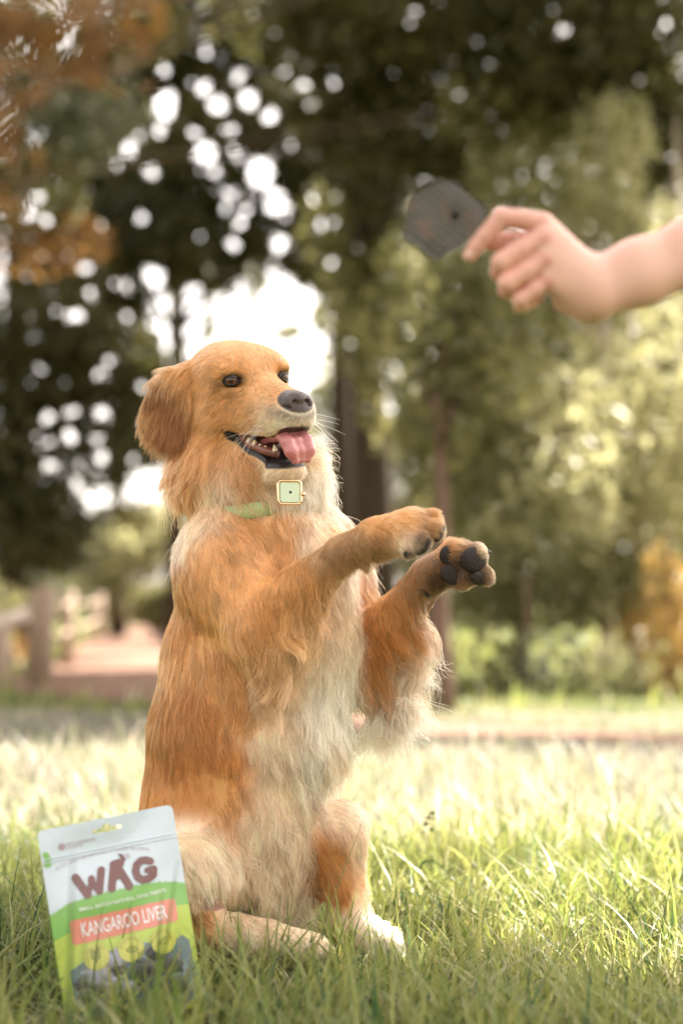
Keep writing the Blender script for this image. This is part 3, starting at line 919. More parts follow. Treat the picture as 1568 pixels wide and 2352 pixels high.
def make_dog():
    S = Sdf()
    def cone(a, b, g, k=None):
        S.cone(dp(*a[:3]), dp(*b[:3]), a[3] * PU, b[3] * PU, g, None if k is None else k * PU)
    def ell(c, rad, g, k=None, rot=None):
        S.ell(dp(*c), np.array(rad) * PU, rot, g, None if k is None else k * PU)
    def hell(c, rad, g='head', k=None, sign=1, rot=None):
        S.ell(hp(*c), np.array(rad, float) * HS, HROT if rot is None else HROT @ rot, g, None if k is None else k * PU, sign)
    def hcone(a, b, ra, rb, g='head', k=None):
        S.cone(hp(*a), hp(*b), ra * HS, rb * HS, g, None if k is None else k * PU)
    # head
    hell((-30, 0, 22), (108, 94, 90))
    for s in (-1, 1):
        hell((30, s * 40, 38), (54, 50, 42), k=50)
        hell((-5, s * 58, -45), (78, 48, 66), k=40)
        hell((92, s * 30, -48), (60, 40, 44), k=40)
        hell((158, s * 28, -64), (60, 23, 36), k=22)
    hcone((55, 0, 0), (190, 0, -42), 42, 29, k=44)
    hcone((70, 0, -44), (185, 0, -60), 54, 39, k=30)
    hell((205, 0, -54), (26, 35, 28), k=20)
    for s in (-1, 1):
        hell((86, s * 60, 18), (16, 15, 9), sign=-1, k=26)      # eye sockets
    for s in (-1, 1):
        hell((66, s * 61, 45), (17, 14, 8), k=10)                  # furred lids
        hell((67, s * 60, 1), (17, 14, 6), k=10)
    # neck, torso
    cone((600, 1225, 10, 165), (560, 1075, 0, 122), 'neck')
    cone((560, 1075, 0, 122), (545, 960, 0, 100), 'neck')
    ell((485, 1092, -60), (92, 66, 80), 'neck')
    ell((570, 1112, -105), (95, 46, 60), 'neck', 30)
    ell((640, 1140, -90), (70, 46, 45), 'neck', 30)
    ell((472, 1015, 10), (72, 95, 80), 'neck')
    ell((708, 1095, -50), (42, 58, 62), 'neck', 30)
    hcone((15, 0, -106), (150, 0, -167), 52, 27, 'head', 16)       # lower jaw
    hcone((152, 18, -166), (152, -18, -166), 26, 26, 'head', 14)
    S.func(mouth_fn, hp(110, 0, -120) - 150 * PU, hp(110, 0, -120) + 150 * PU, k=5 * PU)
    cone((625, 1290, 0, 165), (590, 1500, 10, 200), 'torso')
    cone((590, 1500, 10, 200), (560, 1700, 20, 212), 'torso')
    cone((560, 1700, 20, 212), (548, 1860, 25, 216), 'torso')
    cone((548, 1860, 25, 216), (545, 1950, 70, 165), 'torso')
    cone((712, 1300, -75, 98), (718, 1480, -80, 96), 'torso')
    cone((718, 1480, -80, 96), (668, 1700, -85, 110), 'torso')
    cone((668, 1700, -85, 110), (622, 1880, -70, 102), 'torso')
    ell((505, 1320, -80), (98, 120, 165), 'torso')
    ell((755, 1300, 40), (80, 90, 110), 'torso')
    # near arm
    cone((520, 1310, -150, 84), (596, 1445, -215, 72), 'narm', 60)
    cone((596, 1445, -215, 68), (700, 1345, -265, 50), 'narm', 30)
    cone((700, 1345, -265, 50), (790, 1268, -300, 33), 'narm', 20)
    cone((790, 1268, -300, 34), (862, 1236, -325, 36), 'narm', 20)
    cone((862, 1238, -325, 42), (940, 1220, -345, 46), 'narm', 20)
    for (x, y, z, r) in ((986, 1196, -335, 22), (992, 1218, -368, 23), (962, 1243, -388, 22), (938, 1256, -372, 20)):
        cone((930, 1220 + (y - 1220) * 0.5, -345, 26), (x, y, z, r), 'npaw', 9)
    S.cone(dp(828, 1283, -318), dp(835, 1293, -322), 14 * PU, 11 * PU, 'npaw', 8 * PU)
    # far arm
    cone((765, 1330, 40, 80), (838, 1530, -20, 66), 'farm', 45)
    cone((838, 1528, -20, 66), (905, 1430, -65, 56), 'farm', 30)
    cone((905, 1430, -65, 56), (985, 1322, -120, 38), 'farm', 20)
    cone((985, 1322, -120, 40), (1045, 1292, -150, 47), 'farm', 20)
    for (x, y, z, r) in ((1036, 1268, -178, 22), (1092, 1274, -190, 27), (1108, 1318, -186, 23), (1058, 1330, -180, 22)):
        cone((1050, 1294, -150, 36), (x, y, z, r * .9), 'fpaw', 18)
    # far hind leg
    cone((680, 1950, 60, 130), (772, 1912, -80, 62), 'fleg', 40)
    cone((772, 1912, -80, 62), (800, 2080, -60, 46), 'fleg', 30)
    cone((795, 2120, -45, 44), (880, 2165, -130, 34), 'fleg', 30)
    for dz in (-1.5, -.5, .5, 1.5):
        cone((862, 2160, -115, 26), (896 + 4 * abs(dz), 2172, -140 + 24 * dz, 17), 'fleg', 8)
    # near hind leg
    cone((495, 1960, -60, 150), (432, 2005, -210, 78), 'nleg', 40)
    cone((432, 2005, -210, 74), (440, 2120, -180, 46), 'nleg', 30)
    cone((440, 2125, -180, 44), (720, 2180, -230, 34), 'nleg', 25)
    for dz in (-1.5, -.5, .5, 1.5):
        cone((705, 2176, -230, 28), (752 - 5 * abs(dz), 2186, -236 + 26 * dz, 18), 'nleg', 8)
    # tail lying in the grass behind
    cone((500, 2080, 170, 60), (330, 2165, 360, 34), 'torso', 40)
    # ears
    def ear(s, g):
        ph = R(25)
        ef = math.cos(ph) * HF - s * math.sin(ph) * HR
        er = s * math.cos(ph) * HR + math.sin(ph) * HF
        er = unit(er + .12 * HU); eu = unit(np.cross(ef, er)); eu = eu if eu @ HU > 0 else -eu
        M = np.stack([ef, er, eu], 1)
        for c0, rr, kk in (((-56, s * 92, 46), (50, 24, 24), 26), ((-80, s * 120, -12), (66, 17, 56), 16), ((-84, s * 130, -68), (70, 16, 56), 16), ((-66, s * 128, -102), (48, 15, 46), 16)):
            S.ell(hp(*c0), np.array(rr) * HS, M, g, kk * PU)
    ear(-1, 'ear')
    ph = R(25)
    ef = math.cos(ph) * HF - math.sin(ph) * HR
    er = unit(math.cos(ph) * HR + math.sin(ph) * HF + .10 * HU)
    eu = unit(np.cross(er, ef)); ef = np.cross(eu, er)
    eu = eu if eu @ HU > 0 else -eu
    ec = hp(-76, 122, -40)
    eye0 = np.array([0, 0, CAM_H])
    poly = []
    for (x, y) in ((402, 848), (434, 848), (449, 900), (451, 950), (440, 1000), (418, 1034), (380, 1014), (326, 972), (340, 925), (366, 872)):
        d = at(x, y, 2.2) - eye0
        t = ((ec - eye0) @ er) / (d @ er)
        q = eye0 + d * t - ec
        poly.append((q @ ef / PU, q @ eu / PU))
    poly = np.array(poly)
    def ear_fn(P):
        q = (P - ec) / PU
        a, b, c = q @ ef, q @ eu, q @ er
        dmin = np.full(a.shape, 1e9)
        ins = np.zeros(a.shape, bool)
        n = len(poly)
        for k in range(n):
            (x0, y0), (x1, y1) = poly[k], poly[(k + 1) % n]
            ex, ey = x1 - x0, y1 - y0
            t = np.clip(((a - x0) * ex + (b - y0) * ey) / (ex * ex + ey * ey), 0, 1)
            dmin = np.minimum(dmin, np.hypot(a - x0 - t * ex, b - y0 - t * ey))
            ins ^= ((y0 > b) != (y1 > b)) & (a < ex * (b - y0) / (ey if abs(ey) > 1e-9 else 1e-9) + x0)
        d2 = np.where(ins, -dmin, dmin)
        cc = c - 12 * (1 - (a / 75) ** 2) + 7 * np.sin(b / 34 + a / 60) * smooth01(0, -60, b)
        w = np.stack([d2 + 9, np.abs(cc) - 4], -1)
        return (np.minimum(w.max(-1), 0) + np.linalg.norm(np.maximum(w, 0), axis=-1) - 9) * PU
    S.func(ear_fn, ec - 150 * PU, ec + 150 * PU, 'ear', 16 * PU, 1)
    S.cone(hp(-50, 84, 52), hp(-62, 108, 34), 22 * PU, 20 * PU, 'ear', 24 * PU)

    h = 0.0025
    V, Q = S.polygonise(h, 34 * PU)
    N = vert_normals(V, Q)
    groups = ['head', 'ear', 'neck', 'torso', 'narm', 'npaw', 'farm', 'fpaw', 'fleg', 'nleg']
    GD = S.group_dist(V, groups) / PU
    GW = np.exp(-np.clip(GD - GD.min(1, keepdims=True), 0, 200) / 7.0)
    GW /= GW.sum(1, keepdims=True)
    px = project(V)
    hl = hlocal(V)

    # coat colours of the hair itself; X also paints shade into the near toe creases
    G = (0.55, 0.215, 0.052); D = (0.43, 0.155, 0.036); L = (0.76, 0.395, 0.150); C = (0.92, 0.69, 0.475)
    W = (0.95, 0.82, 0.66); E = (0.24, 0.068, 0.015); K = (0.40, 0.21, 0.088); M = (0.64, 0.300, 0.092); X = (0.12, 0.065, 0.038)
    # group: [x, y, flow right, flow down, length, lift, colour]
    ctl = {
        'head': [(560, 800, -.5, -.5, 11, .12, L), (470, 815, -.8, .2, 16, .2, L), (610, 840, -.2, -.8, 8, .1, L), (650, 800, .2, -.7, 10, .15, L),
                 (600, 890, -.2, -.8, 8, .1, L), (480, 890, -.7, .5, 14, .15, L), (535, 920, -.6, .5, 10, .12, M), (520, 850, -.5, -.3, 8, .1, L),
                 (560, 960, -.8, .35, 11, .13, L), (620, 960, -.8, .3, 9, .12, C), (650, 965, -.6, .5, 7, .12, W), (640, 900, -.7, -.1, 6, .1, M),
                 (480, 960, -.6, .7, 18, .2, L), (500, 1030, -.5, .7, 24, .22, M), (560, 1070, -.6, .6, 18, .2, M), (620, 1080, -.6, .5, 13, .2, C),
                 (690, 970, .2, .6, 6, .15, W), (690, 850, .6, -.4, 10, .2, L), (440, 880, -.6, .6, 18, .2, M)],
        'ear': [(400, 850, -.4, .5, 22, .18, L), (370, 900, -.35, .9, 24, .16, E), (350, 980, -.5, .8, 24, .2, E), (420, 960, .05, 1, 22, .14, E),
                (410, 1030, .05, 1, 26, .18, E), (450, 900, .1, 1, 18, .15, M), (340, 950, -.7, .6, 24, .25, G)],
        'neck': [(430, 1080, -.25, .95, 75, .35, L), (480, 1040, -.1, 1, 60, .28, L), (500, 1110, .45, .85, 80, .3, C), (600, 1120, .55, .75, 72, .26, C),
                 (560, 1090, .4, .8, 50, .25, L), (690, 1130, .2, 1, 55, .25, W), (745, 1110, .25, .9, 80, .4, W), (640, 1200, .1, 1, 45, .3, L),
                 (430, 1180, -.2, 1, 45, .3, L), (560, 1200, .3, .9, 45, .3, M), (740, 1050, .5, -.5, 50, .4, C)],
        'torso': [(440, 1240, .1, 1, 45, .28, C), (410, 1330, -.1, 1, 42, .25, G), (480, 1320, .25, 1, 40, .2, L), (560, 1280, .4, .9, 36, .2, M),
                  (640, 1240, .2, 1, 40, .25, L), (720, 1240, .1, 1, 42, .25, C), (780, 1220, .4, .8, 42, .3, L), (640, 1330, .2, 1, 34, .2, L), (830, 1330, .3, .9, 40, .3, C),
                  (420, 1450, -.05, 1, 42, .25, G), (400, 1540, -.2, 1, 42, .3, L), (470, 1460, .3, 1, 45, .25, L), (500, 1560, .45, .9, 45, .22, L),
                  (380, 1620, -.1, 1, 38, .2, D), (430, 1600, .2, 1, 40, .22, D), (480, 1650, .25, 1, 38, .18, G), (550, 1640, .3, 1, 45, .2, M),
                  (360, 1750, -.02, 1, 34, .16, D), (450, 1740, .2, 1, 34, .14, D), (530, 1740, .3, 1, 36, .16, G), (350, 1850, .0, 1, 34, .15, G),
                  (450, 1830, .2, 1, 34, .14, G), (520, 1820, .3, 1, 38, .16, M), (600, 1700, .3, 1, 50, .2, C), (680, 1550, .2, 1, 55, .2, C),
                  (740, 1600, .15, 1, 60, .22, W), (800, 1640, .5, .8, 62, .3, W), (640, 1780, .25, 1, 50, .2, C), (720, 1750, .3, 1, 55, .24, W),
                  (780, 1740, .5, .8, 60, .32, C), (600, 1880, .3, 1, 52, .2, C), (680, 1880, .3, 1, 55, .25, C), (480, 1930, .35, .9, 42, .18, M),
                  (420, 1950, .3, .9, 40, .2, D), (560, 1990, .45, .9, 70, .22, C), (640, 2000, .35, .95, 85, .25, C), (480, 2010, .5, .8, 60, .22, C)],
        'narm': [(480, 1300, .3, 1, 36, .2, L), (540, 1380, .35, 1, 34, .22, L), (560, 1470, .35, 1, 42, .2, L), (610, 1400, .3, 1, 32, .28, M),
                 (680, 1330, .35, .9, 28, .28, M), (740, 1270, .3, .9, 22, .28, K), (800, 1245, .4, .8, 18, .28, K), (870, 1210, .7, .5, 16, .28, M),
                 (650, 1430, .1, 1, 55, .3, L), (720, 1380, .1, 1, 45, .3, M), (860, 1262, .5, .8, 22, .3, K), (930, 1190, .8, .3, 14, .26, L), (930, 1250, .7, .5, 14, .28, C), (985, 1195, .8, .3, 12, .3, K)],
        'npaw': [(935, 1200, .8, .3, 13, .28, L), (990, 1192, .8, .3, 12, .3, M), (935, 1245, .8, .4, 13, .3, C), (835, 1290, .4, .8, 14, .3, K), (962, 1232, .8, .5, 10, .2, X), (985, 1215, .8, .5, 12, .25, K), (955, 1268, .6, .7, 12, .3, X)],  # X between the toes: crease shade put into the hair colour
        'farm': [(780, 1350, .5, .8, 34, .2, G), (830, 1440, .35, .9, 26, .18, G), (900, 1400, .4, .8, 26, .26, M), (880, 1480, .5, .8, 34, .25, G),
                 (840, 1550, .5, .8, 46, .3, G), (960, 1340, .5, .8, 22, .28, K), (945, 1440, .75, .65, 38, .36, G), (1020, 1265, .6, .3, 15, .25, L),
                 (990, 1300, .5, .6, 10, .14, K), (990, 1335, .4, .8, 14, .25, X), (1040, 1302, .6, .4, 10, .3, X), (1066, 1304, .6, .4, 10, .3, X), (1085, 1320, .6, .5, 10, .3, X), (1012, 1300, .5, .6, 12, .25, X)],
        'fpaw': [(1040, 1250, .7, -.1, 10, .25, L), (1115, 1250, .8, -.1, 9, .25, C), (1080, 1345, .4, .8, 11, .22, K), (1015, 1290, .6, .3, 9, .18, K),
                 (1065, 1300, .6, .4, 7, .2, X), (1040, 1300, .6, .4, 7, .2, X), (1095, 1310, .6, .4, 7, .2, X), (1128, 1300, .8, .2, 9, .25, K), (1110, 1345, .6, .6, 12, .3, X), (1064, 1268, .6, .2, 10, .3, X)],
        'fleg': [(770, 1860, .5, .6, 36, .28, C), (830, 1950, .35, .9, 30, .25, C), (770, 1960, .2, 1, 30, .18, M), (790, 2050, .2, 1, 26, .18, G),
                 (830, 2070, .4, .9, 28, .25, C), (870, 2130, .8, .5, 26, .3, W), (760, 2130, .2, 1, 30, .2, C), (720, 1950, .3, .9, 34, .2, G)],
        'nleg': [(430, 1980, .5, .8, 52, .2, C), (480, 2010, .5, .8, 60, .2, C), (440, 2100, .6, .7, 44, .28, L), (550, 2140, .7, .6, 46, .3, C),
                 (680, 2170, .9, .3, 18, .18, C)],
    }
    under = {'narm': 120, 'farm': 74, 'torso': 12, 'neck': 10}
    A = np.zeros((len(V), 7))
    for j, g in enumerate(groups):
        c = ctl[g]
        cp = np.array([[q[0], q[1]] for q in c], float)
        cv = np.array([[q[2], q[3], q[4], q[5], *q[6]] for q in c], float)
        d2 = ((px[:, None, :] - cp[None]) ** 2).sum(-1)
        w = 1.0 / (d2 + 22.0 ** 2) ** 2
        w /= w.sum(1, keepdims=True)
        A += GW[:, j:j + 1] * (w @ cv)
    flow = np.stack([A[:, 0], np.zeros(len(V)), -A[:, 1]], 1)
    # flow on faces that look along the view is turned round the body instead
    flow = flow - N * (flow * N).sum(1, keepdims=True)
    flow = unit(flow + 1e-4)
    length = A[:, 2].copy()
    down = np.clip(-N[:, 2], 0, 1)
    gi = {g: i for i, g in enumerate(groups)}
    # feathers along the backs of the forelegs
    wx = px[:, 0]
    fn_ = smooth01(800, 690, wx) * smooth01(530, 590, wx)
    ff_ = smooth01(985, 930, wx) * smooth01(790, 850, wx)
    length += GW[:, gi['narm']] * under['narm'] * down ** 1.2 * fn_
    length += GW[:, gi['farm']] * under['farm'] * smooth01(-.15, .7, -N[:, 2] + .55 * N[:, 0]) * ff_
    length += GW[:, gi['torso']] * 40 * smooth01(1920, 2010, px[:, 1])
    col = A[:, 4:7].copy()
    wcol = (GW[:, gi['farm']] * smooth01(.35, .95, -N[:, 2] + .55 * N[:, 0]) * ff_)[:, None]
    col = col * (1 - wcol) + np.array(W) * wcol
    wcol = (GW[:, gi['narm']] * smooth01(.2, .9, down) * fn_)[:, None] * .8
    col = col * (1 - wcol) + np.array(C) * wcol
    toward = smooth01(.1, .5, (N * unit(np.array([0, 0, CAM_H + .1]) - V)).sum(1))
    pw = (GW[:, gi['fpaw']] + GW[:, gi['farm']]) * toward
    pw = pw * (np.exp(-(((px[:, 0] - 1070) / 46) ** 2 + ((px[:, 1] - 1303) / 33) ** 2) ** 2) + .7 * np.exp(-(((px[:, 0] - 1000) / 30) ** 2 + ((px[:, 1] - 1318) / 44) ** 2)))
    pw = (np.clip(pw, 0, 1) * .85 * np.clip(1 + .25 * vnoise(V, 160, 61)[:, 0], 0, 1.15))[:, None]
    col = col * (1 - pw) + np.array((.10, .055, .034)) * pw
    dens = np.ones(len(V))
    skin = col * 0.85

    def bare_head(P):
        """0 where the head is furred, 1 on lips, mouth, nose leather and eyes"""
        f, r, u = hlocal(P).T
        ar = np.abs(r)
        top, bot = np.interp(f, UUF, UUU), np.interp(f, ULF, ULU)
        win = smooth01(46, 55, f) * smooth01(232, 226, f) * smooth01(92, 84, ar)
        inside = win * smooth01(4, 0, u - top) * smooth01(-3, 1, u - bot)
        lw = 13 + 6 * smooth01(110, 60, f)
        lip = win * smooth01(206, 200, f) * smooth01(5, 1, u - bot) * smooth01(-lw - 3, -lw + 1, u - bot)
        uplip = win * smooth01(4, 1, np.abs(u - top))
        dn = np.sqrt(((f - 214) / 34) ** 2 + (r / 38) ** 2 + ((u + 35) / 30) ** 2)
        nose = smooth01(1.1, .98, dn)
        s_ = np.sign(r)
        de = np.sqrt(((f - 76) / 22) ** 2 + ((r - s_ * 61) / 21) ** 2 + ((u - 23) / 9) ** 2)
        eye = smooth01(1.2, 1.0, de)
        return inside, lip, uplip, nose, eye, dn, de
    inside, lip, uplip, nose, eye, dn, de = bare_head(V)
    f, r, u = hl.T
    ar = np.abs(r)
    oh = smooth01(.2, .5, GW[:, gi['head']])
    def blend(w, c):
        nonlocal skin
        w = (w * oh)[:, None]
        skin = skin * (1 - w) + np.array(c) * w
    blend(inside, (0.055, 0.018, 0.015))
    blend(inside * smooth01(36, 28, ar) * smooth01(0, 6, u - np.interp(f, ULF, ULU)), (0.10, 0.030, 0.025))
    blend(uplip, (0.045, 0.026, 0.022))
    blend(lip, (0.014, 0.011, 0.011))
    blend(nose, (0.05, 0.03, 0.025))
    blend(eye, (0.02, 0.013, 0.01))
    nearnose = (smooth01(1.75, 1.0, dn) * smooth01(-28, -56, u) * oh)[:, None]
    col = col * (1 - .8 * nearnose) + np.array((.15, .115, .10)) * .8 * nearnose
    ring = (smooth01(2.0, 1.1, de) * oh)[:, None]
    col = col * (1 - .75 * ring) + np.array((.13, .06, .03)) * .75 * ring
    under_eye = (np.exp(-((f - 82) / 22) ** 2 - ((ar - 60) / 26) ** 2 - ((u + 4) / 16) ** 2) * oh)[:, None]
    col = col * (1 - .45 * under_eye) + np.array((.30, .17, .07)) * .45 * under_eye
    # bare mauve skin low on the belly between the hind legs
    bp_ = np.exp(-(((px[:, 0] - 480) / 60) ** 2 + ((px[:, 1] - 2068) / 26) ** 2) ** 2)
    bare = bp_ > 0.5
    dens[bare] = 0
    skin[bare] = (0.42, 0.22, 0.19)
    # less hair on the side nobody could see
    face = (N * unit(np.array([0, 0, CAM_H + .1]) - V)).sum(1)
    dens *= np.where(face > -0.25, 1.0, 0.35)
    dens *= np.clip(26 / (length + 6), .45, 1.6) + .25
    length += GW[:, gi['ear']] * 9

    root = thing('dog', 'golden retriever sitting up to beg in the grass with raised forepaws and open mouth', 'dog', (float(HO[0]), DOG_D, 0))
    m_skin = tinted('dog_skin', rough=.42, spec=.5, bump=.25, bscale=260)
    me = mesh('body', V, Q, True, skin)
    link('body', me, root, m_skin)

    # ---------------------------------------------------------------- fur
    def fur(name, count, seed, dens, length, thick, steps=8, clump=.80, curl=.25, guides=3600, lockvar=.10, wave=.38, sink=.0006, lmin=.05, pull=.05):
        r = np.random.default_rng(seed)
        T = np.concatenate([Q[:, [0, 1, 2]], Q[:, [0, 2, 3]]])
        a = V[T[:, 1]] - V[T[:, 0]]
        b = V[T[:, 2]] - V[T[:, 0]]
        area = np.linalg.norm(np.cross(a, b), axis=1) * dens[T].mean(1) * (dens[T].min(1) > 0)
        pick = r.choice(len(T), int(count * 1.06), p=area / area.sum())
        count = len(pick)
        w1, w2 = r.random(count), r.random(count)
        sw = w1 + w2 > 1
        w1[sw], w2[sw] = 1 - w1[sw], 1 - w2[sw]
        W3 = np.stack([1 - w1 - w2, w1, w2], 1)[:, :, None]
        tr = T[pick]
        mixv = lambda X: (X[tr] * W3).sum(1)
        P = mixv(V)
        bh = bare_head(P)
        bad = np.maximum.reduce([bh[0], bh[1], bh[2], bh[3], bh[4]]) * mixv(oh[:, None])[:, 0] > r.uniform(.25, .75, count)
        tr, W3, P = tr[~bad], W3[~bad], P[~bad]
        count = len(P)
        n = unit(mixv(N))
        fl = mixv(flow)
        fl = unit(fl - n * (fl * n).sum(1, keepdims=True))
        ln = mixv(length[:, None])[:, 0] * PU * r.uniform(.62, 1.15, count)
        lift = mixv(A[:, 3:4])[:, 0] * r.uniform(.6, 1.5, count)
        c = mixv(col)
        # wandering of the lay of the coat: locks, then single hairs
        side = np.cross(n, fl)
        nz1 = vnoise(P, 42, seed)
        nz2 = vnoise(P, 130, seed + 1)
        ang = .30 * nz1[:, 0] + .20 * nz2[:, 0] + r.normal(0, .10, count)
        fl = fl * np.cos(ang)[:, None] + side * np.sin(ang)[:, None]
        lift = np.clip(lift * (1 + .5 * nz2[:, 1]), lmin, .9)
        ln *= 1 + .22 * nz2[:, 2]
        d0 = unit(fl * np.cos(lift * 1.25)[:, None] + n * np.sin(lift * 1.25)[:, None])
        long_ = smooth01(24 * PU, 80 * PU, ln)
        pts = np.zeros((count, steps, 3))
        pts[:, 0] = P - n * sink
        cur = pts[:, 0].copy()
        d = d0.copy()
        seg = ln / (steps - 1)
        ph1 = vnoise(P, 55, seed + 7)[:, 0] * 4
        cax = unit(r.normal(size=(count, 3)))
        for k in range(1, steps):
            t = k / (steps - 1)
            d = unit(d + fl * .16 + np.array([0, 0, -1]) * (.10 + .22 * long_)[:, None] * t + cax * (curl * (.25 + long_) * t)[:, None] * .5 - n * (pull * (1 - long_))[:, None])
            cur = cur + d * seg[:, None] + side * (np.cos(t * 7.5 + ph1) * seg * wave * (.25 + .75 * long_))[:, None]
            pts[:, k] = cur
        # locks: hairs lean towards the guide hair nearest their root
        gsel = r.choice(count, min(guides, count), replace=False)
        kd = kdtree.KDTree(len(gsel))
        for i, g in enumerate(gsel):
            kd.insert(P[g], i)
        kd.balance()
        near = np.fromiter((kd.find(p)[1] for p in P), np.int32, count)
        gg = gsel[near]
        same = ((n * n[gg]).sum(1) > .3) & (np.linalg.norm(P - P[gg], axis=1) < .018)
        tt = np.linspace(0, 1, steps) ** 1.4
        cw = clump * r.uniform(.3, 1.1, count) * same * (.45 + .55 * long_)
        gp = pts[gg] + (P - P[gg])[:, None, :] * .22
        pts += (gp - pts) * (cw[:, None] * tt[None])[:, :, None]
        # each hair its own tone, each lock too
        tone = (1 + .20 * r.normal(size=count) + .06 * nz2[:, 0] + .07 * nz1[:, 1] + lockvar * r.normal(size=len(gsel))[near])
        c = np.clip(c * np.clip(tone, .45, 1.6)[:, None], .01, .96)
        hc = bpy.data.hair_curves.new(name)
        hc.add_curves([steps] * count)
        hc.attributes['position'].data.foreach_set('vector', pts.astype(np.float32).ravel())
        ra = hc.attributes.get('radius') or hc.attributes.new('radius', 'FLOAT', 'POINT')
        prof = np.linspace(1, 0.18, steps) ** .8
        rr = (thick * r.uniform(.7, 1.2, count))[:, None] * prof[None]
        ra.data.foreach_set('value', rr.astype(np.float32).ravel())
        ca = hc.attributes.new('tint', 'FLOAT_COLOR', 'CURVE')
        c4 = np.ones((count, 4), np.float32)
        c4[:, :3] = c
        ca.data.foreach_set('color', c4.ravel())
        return link(name, hc, root, m_fur)

    m_fur = bpy.data.materials.new('dog_fur')
    m_fur.use_nodes = True
    nt = m_fur.node_tree
    nt.nodes.remove(nt.nodes['Principled BSDF'])
    hb = nt.nodes.new('ShaderNodeBsdfHairPrincipled')
    hb.parametrization = 'COLOR'
    hb.inputs['Roughness'].default_value = .38
    hb.inputs['Radial Roughness'].default_value = .55
    hb.inputs['IOR'].default_value = 1.5
    av = nt.nodes.new('ShaderNodeAttribute')
    av.attribute_name = 'tint'
    nt.links.new(av.outputs['Color'], hb.inputs['Color'])
    df = nt.nodes.new('ShaderNodeBsdfDiffuse')
    nt.links.new(av.outputs['Color'], df.inputs['Color'])
    mx = nt.nodes.new('ShaderNodeMixShader')
    mx.inputs[0].default_value = .45
    nt.links.new(hb.outputs[0], mx.inputs[1]); nt.links.new(df.outputs[0], mx.inputs[2])
    nt.links.new(mx.outputs[0], nt.nodes['Material Output'].inputs['Surface'])

    headw = GW[:, gi['head']] + GW[:, gi['ear']] * .6 + GW[:, gi['npaw']] + GW[:, gi['fpaw']]
    o = fur('fur', FUR_BODY, 3, dens * (1 - .85 * headw), length, .00038)
    o = fur('short_fur', FUR_HEAD, 5, dens * headw, length * 1.5, .00030, steps=6, clump=.62, curl=.15, guides=4200, lockvar=.10, sink=.0001, lmin=.24, pull=-.02)
    fe = GW[:, gi['narm']] * smooth01(.05, .5, down) * fn_ * 1.3 + GW[:, gi['farm']] * smooth01(.3, .9, -N[:, 2] + .55 * N[:, 0]) * ff_ \
        + GW[:, gi['torso']] * .10 * smooth01(730, 800, px[:, 0]) + .30 * GW[:, gi['torso']] * smooth01(1920, 2000, px[:, 1]) + .05 * GW[:, gi['neck']] + .012 * GW[:, gi['torso']]
    fur('feathering', int(FUR_BODY * .11), 9, np.where(dens > 0, fe + 1e-7, 0), length * 1.4, .00042, steps=10, clump=.95, curl=.5, guides=420, wave=.7)

    # whiskers and a few long strands
    r = np.random.default_rng(21)
    P0, P1, P2 = [], [], []
    for s in (1, -1):
        for i in range(11):
            a = hp(150 + r.uniform(-25, 25), s * 47, -62 + r.uniform(-25, 15))
            dirv = unit(HR * s * 1.0 + HF * r.uniform(-.5, .4) + HU * r.uniform(-1.1, .0))
            L_ = PU * r.uniform(55, 120)
            P0.append(a); P1.append(a + dirv * L_ * .55 + HU * 4 * PU); P2.append(a + dirv * L_ - HU * r.uniform(4, 26) * PU)
        for i in range(4):
            a = hp(72 + r.uniform(-6, 6), s * 50, 52)
            dirv = unit(HF * .8 + HR * s * .6 + HU * r.uniform(.4, 1.2))
            P0.append(a); P1.append(a + dirv * 22 * PU); P2.append(a + dirv * 48 * PU)
    pts = []
    for a, b, c in zip(P0, P1, P2):
        t = np.linspace(0, 1, 6)[:, None]
        pts.append((1 - t) ** 2 * a + 2 * t * (1 - t) * b + t * t * c)
    hc = bpy.data.hair_curves.new('whiskers')
    hc.add_curves([6] * len(pts))
    hc.attributes['position'].data.foreach_set('vector', np.array(pts, np.float32).ravel())
    ra = hc.attributes.get('radius') or hc.attributes.new('radius', 'FLOAT', 'POINT')
    ra.data.foreach_set('value', np.tile(np.linspace(.00030, .0001, 6), len(pts)).astype(np.float32))
    ca = hc.attributes.new('tint', 'FLOAT_COLOR', 'CURVE')
    ca.data.foreach_set('color', np.tile(np.array([.9, .82, .7, 1], np.float32), len(pts)))
    link('whiskers', hc, root, m_fur)

    # ---------------------------------------------------------------- eyes
    m_eye = plain('eye_gloss', (.012, .006, .004), rough=.04, var=.3, spec=.6)
    m_iris = plain('iris_brown', (.11, .034, .010), rough=.03, var=.4, scale=900, spec=.5)
    m_lid = plain('eyelid_skin', (.014, .010, .009), rough=.45, bump=.2, scale=300)
    for s in (1, -1):
        c = hp(69.5, s * 59, 23)
        ax = unit(HF * .82 + HR * s * .50 - HU * .02)
        b = MB(); b.ball(c, 19 * PU, su=28, sv=18)
        eye = b.build('eye', m_eye, root)
        # iris: a spherical cap a little proud of the ball, pupil on it
        e1 = unit(np.cross(ax, HU)); e2 = np.cross(e1, ax)
        def cap(a0, rad):
            Vv, Ff = [c + ax * rad], []
            rings = 5
            for i in range(1, rings + 1):
                th = a0 * i / rings
                for k in range(24):
                    ph = 2 * math.pi * k / 24
                    Vv.append(c + rad * (ax * math.cos(th) + math.sin(th) * (e1 * math.cos(ph) + e2 * math.sin(ph))))
            for k in range(24):
                Ff.append((0, 1 + k, 1 + (k + 1) % 24))
            for i in range(rings - 1):
                for k in range(24):
                    Ff.append((1 + i * 24 + k, 1 + (i + 1) * 24 + k, 1 + (i + 1) * 24 + (k + 1) % 24, 1 + i * 24 + (k + 1) % 24))
            return Vv, Ff
        b = MB(); b.add(*cap(.60, 19.4 * PU)); b.build('iris', m_iris, eye)
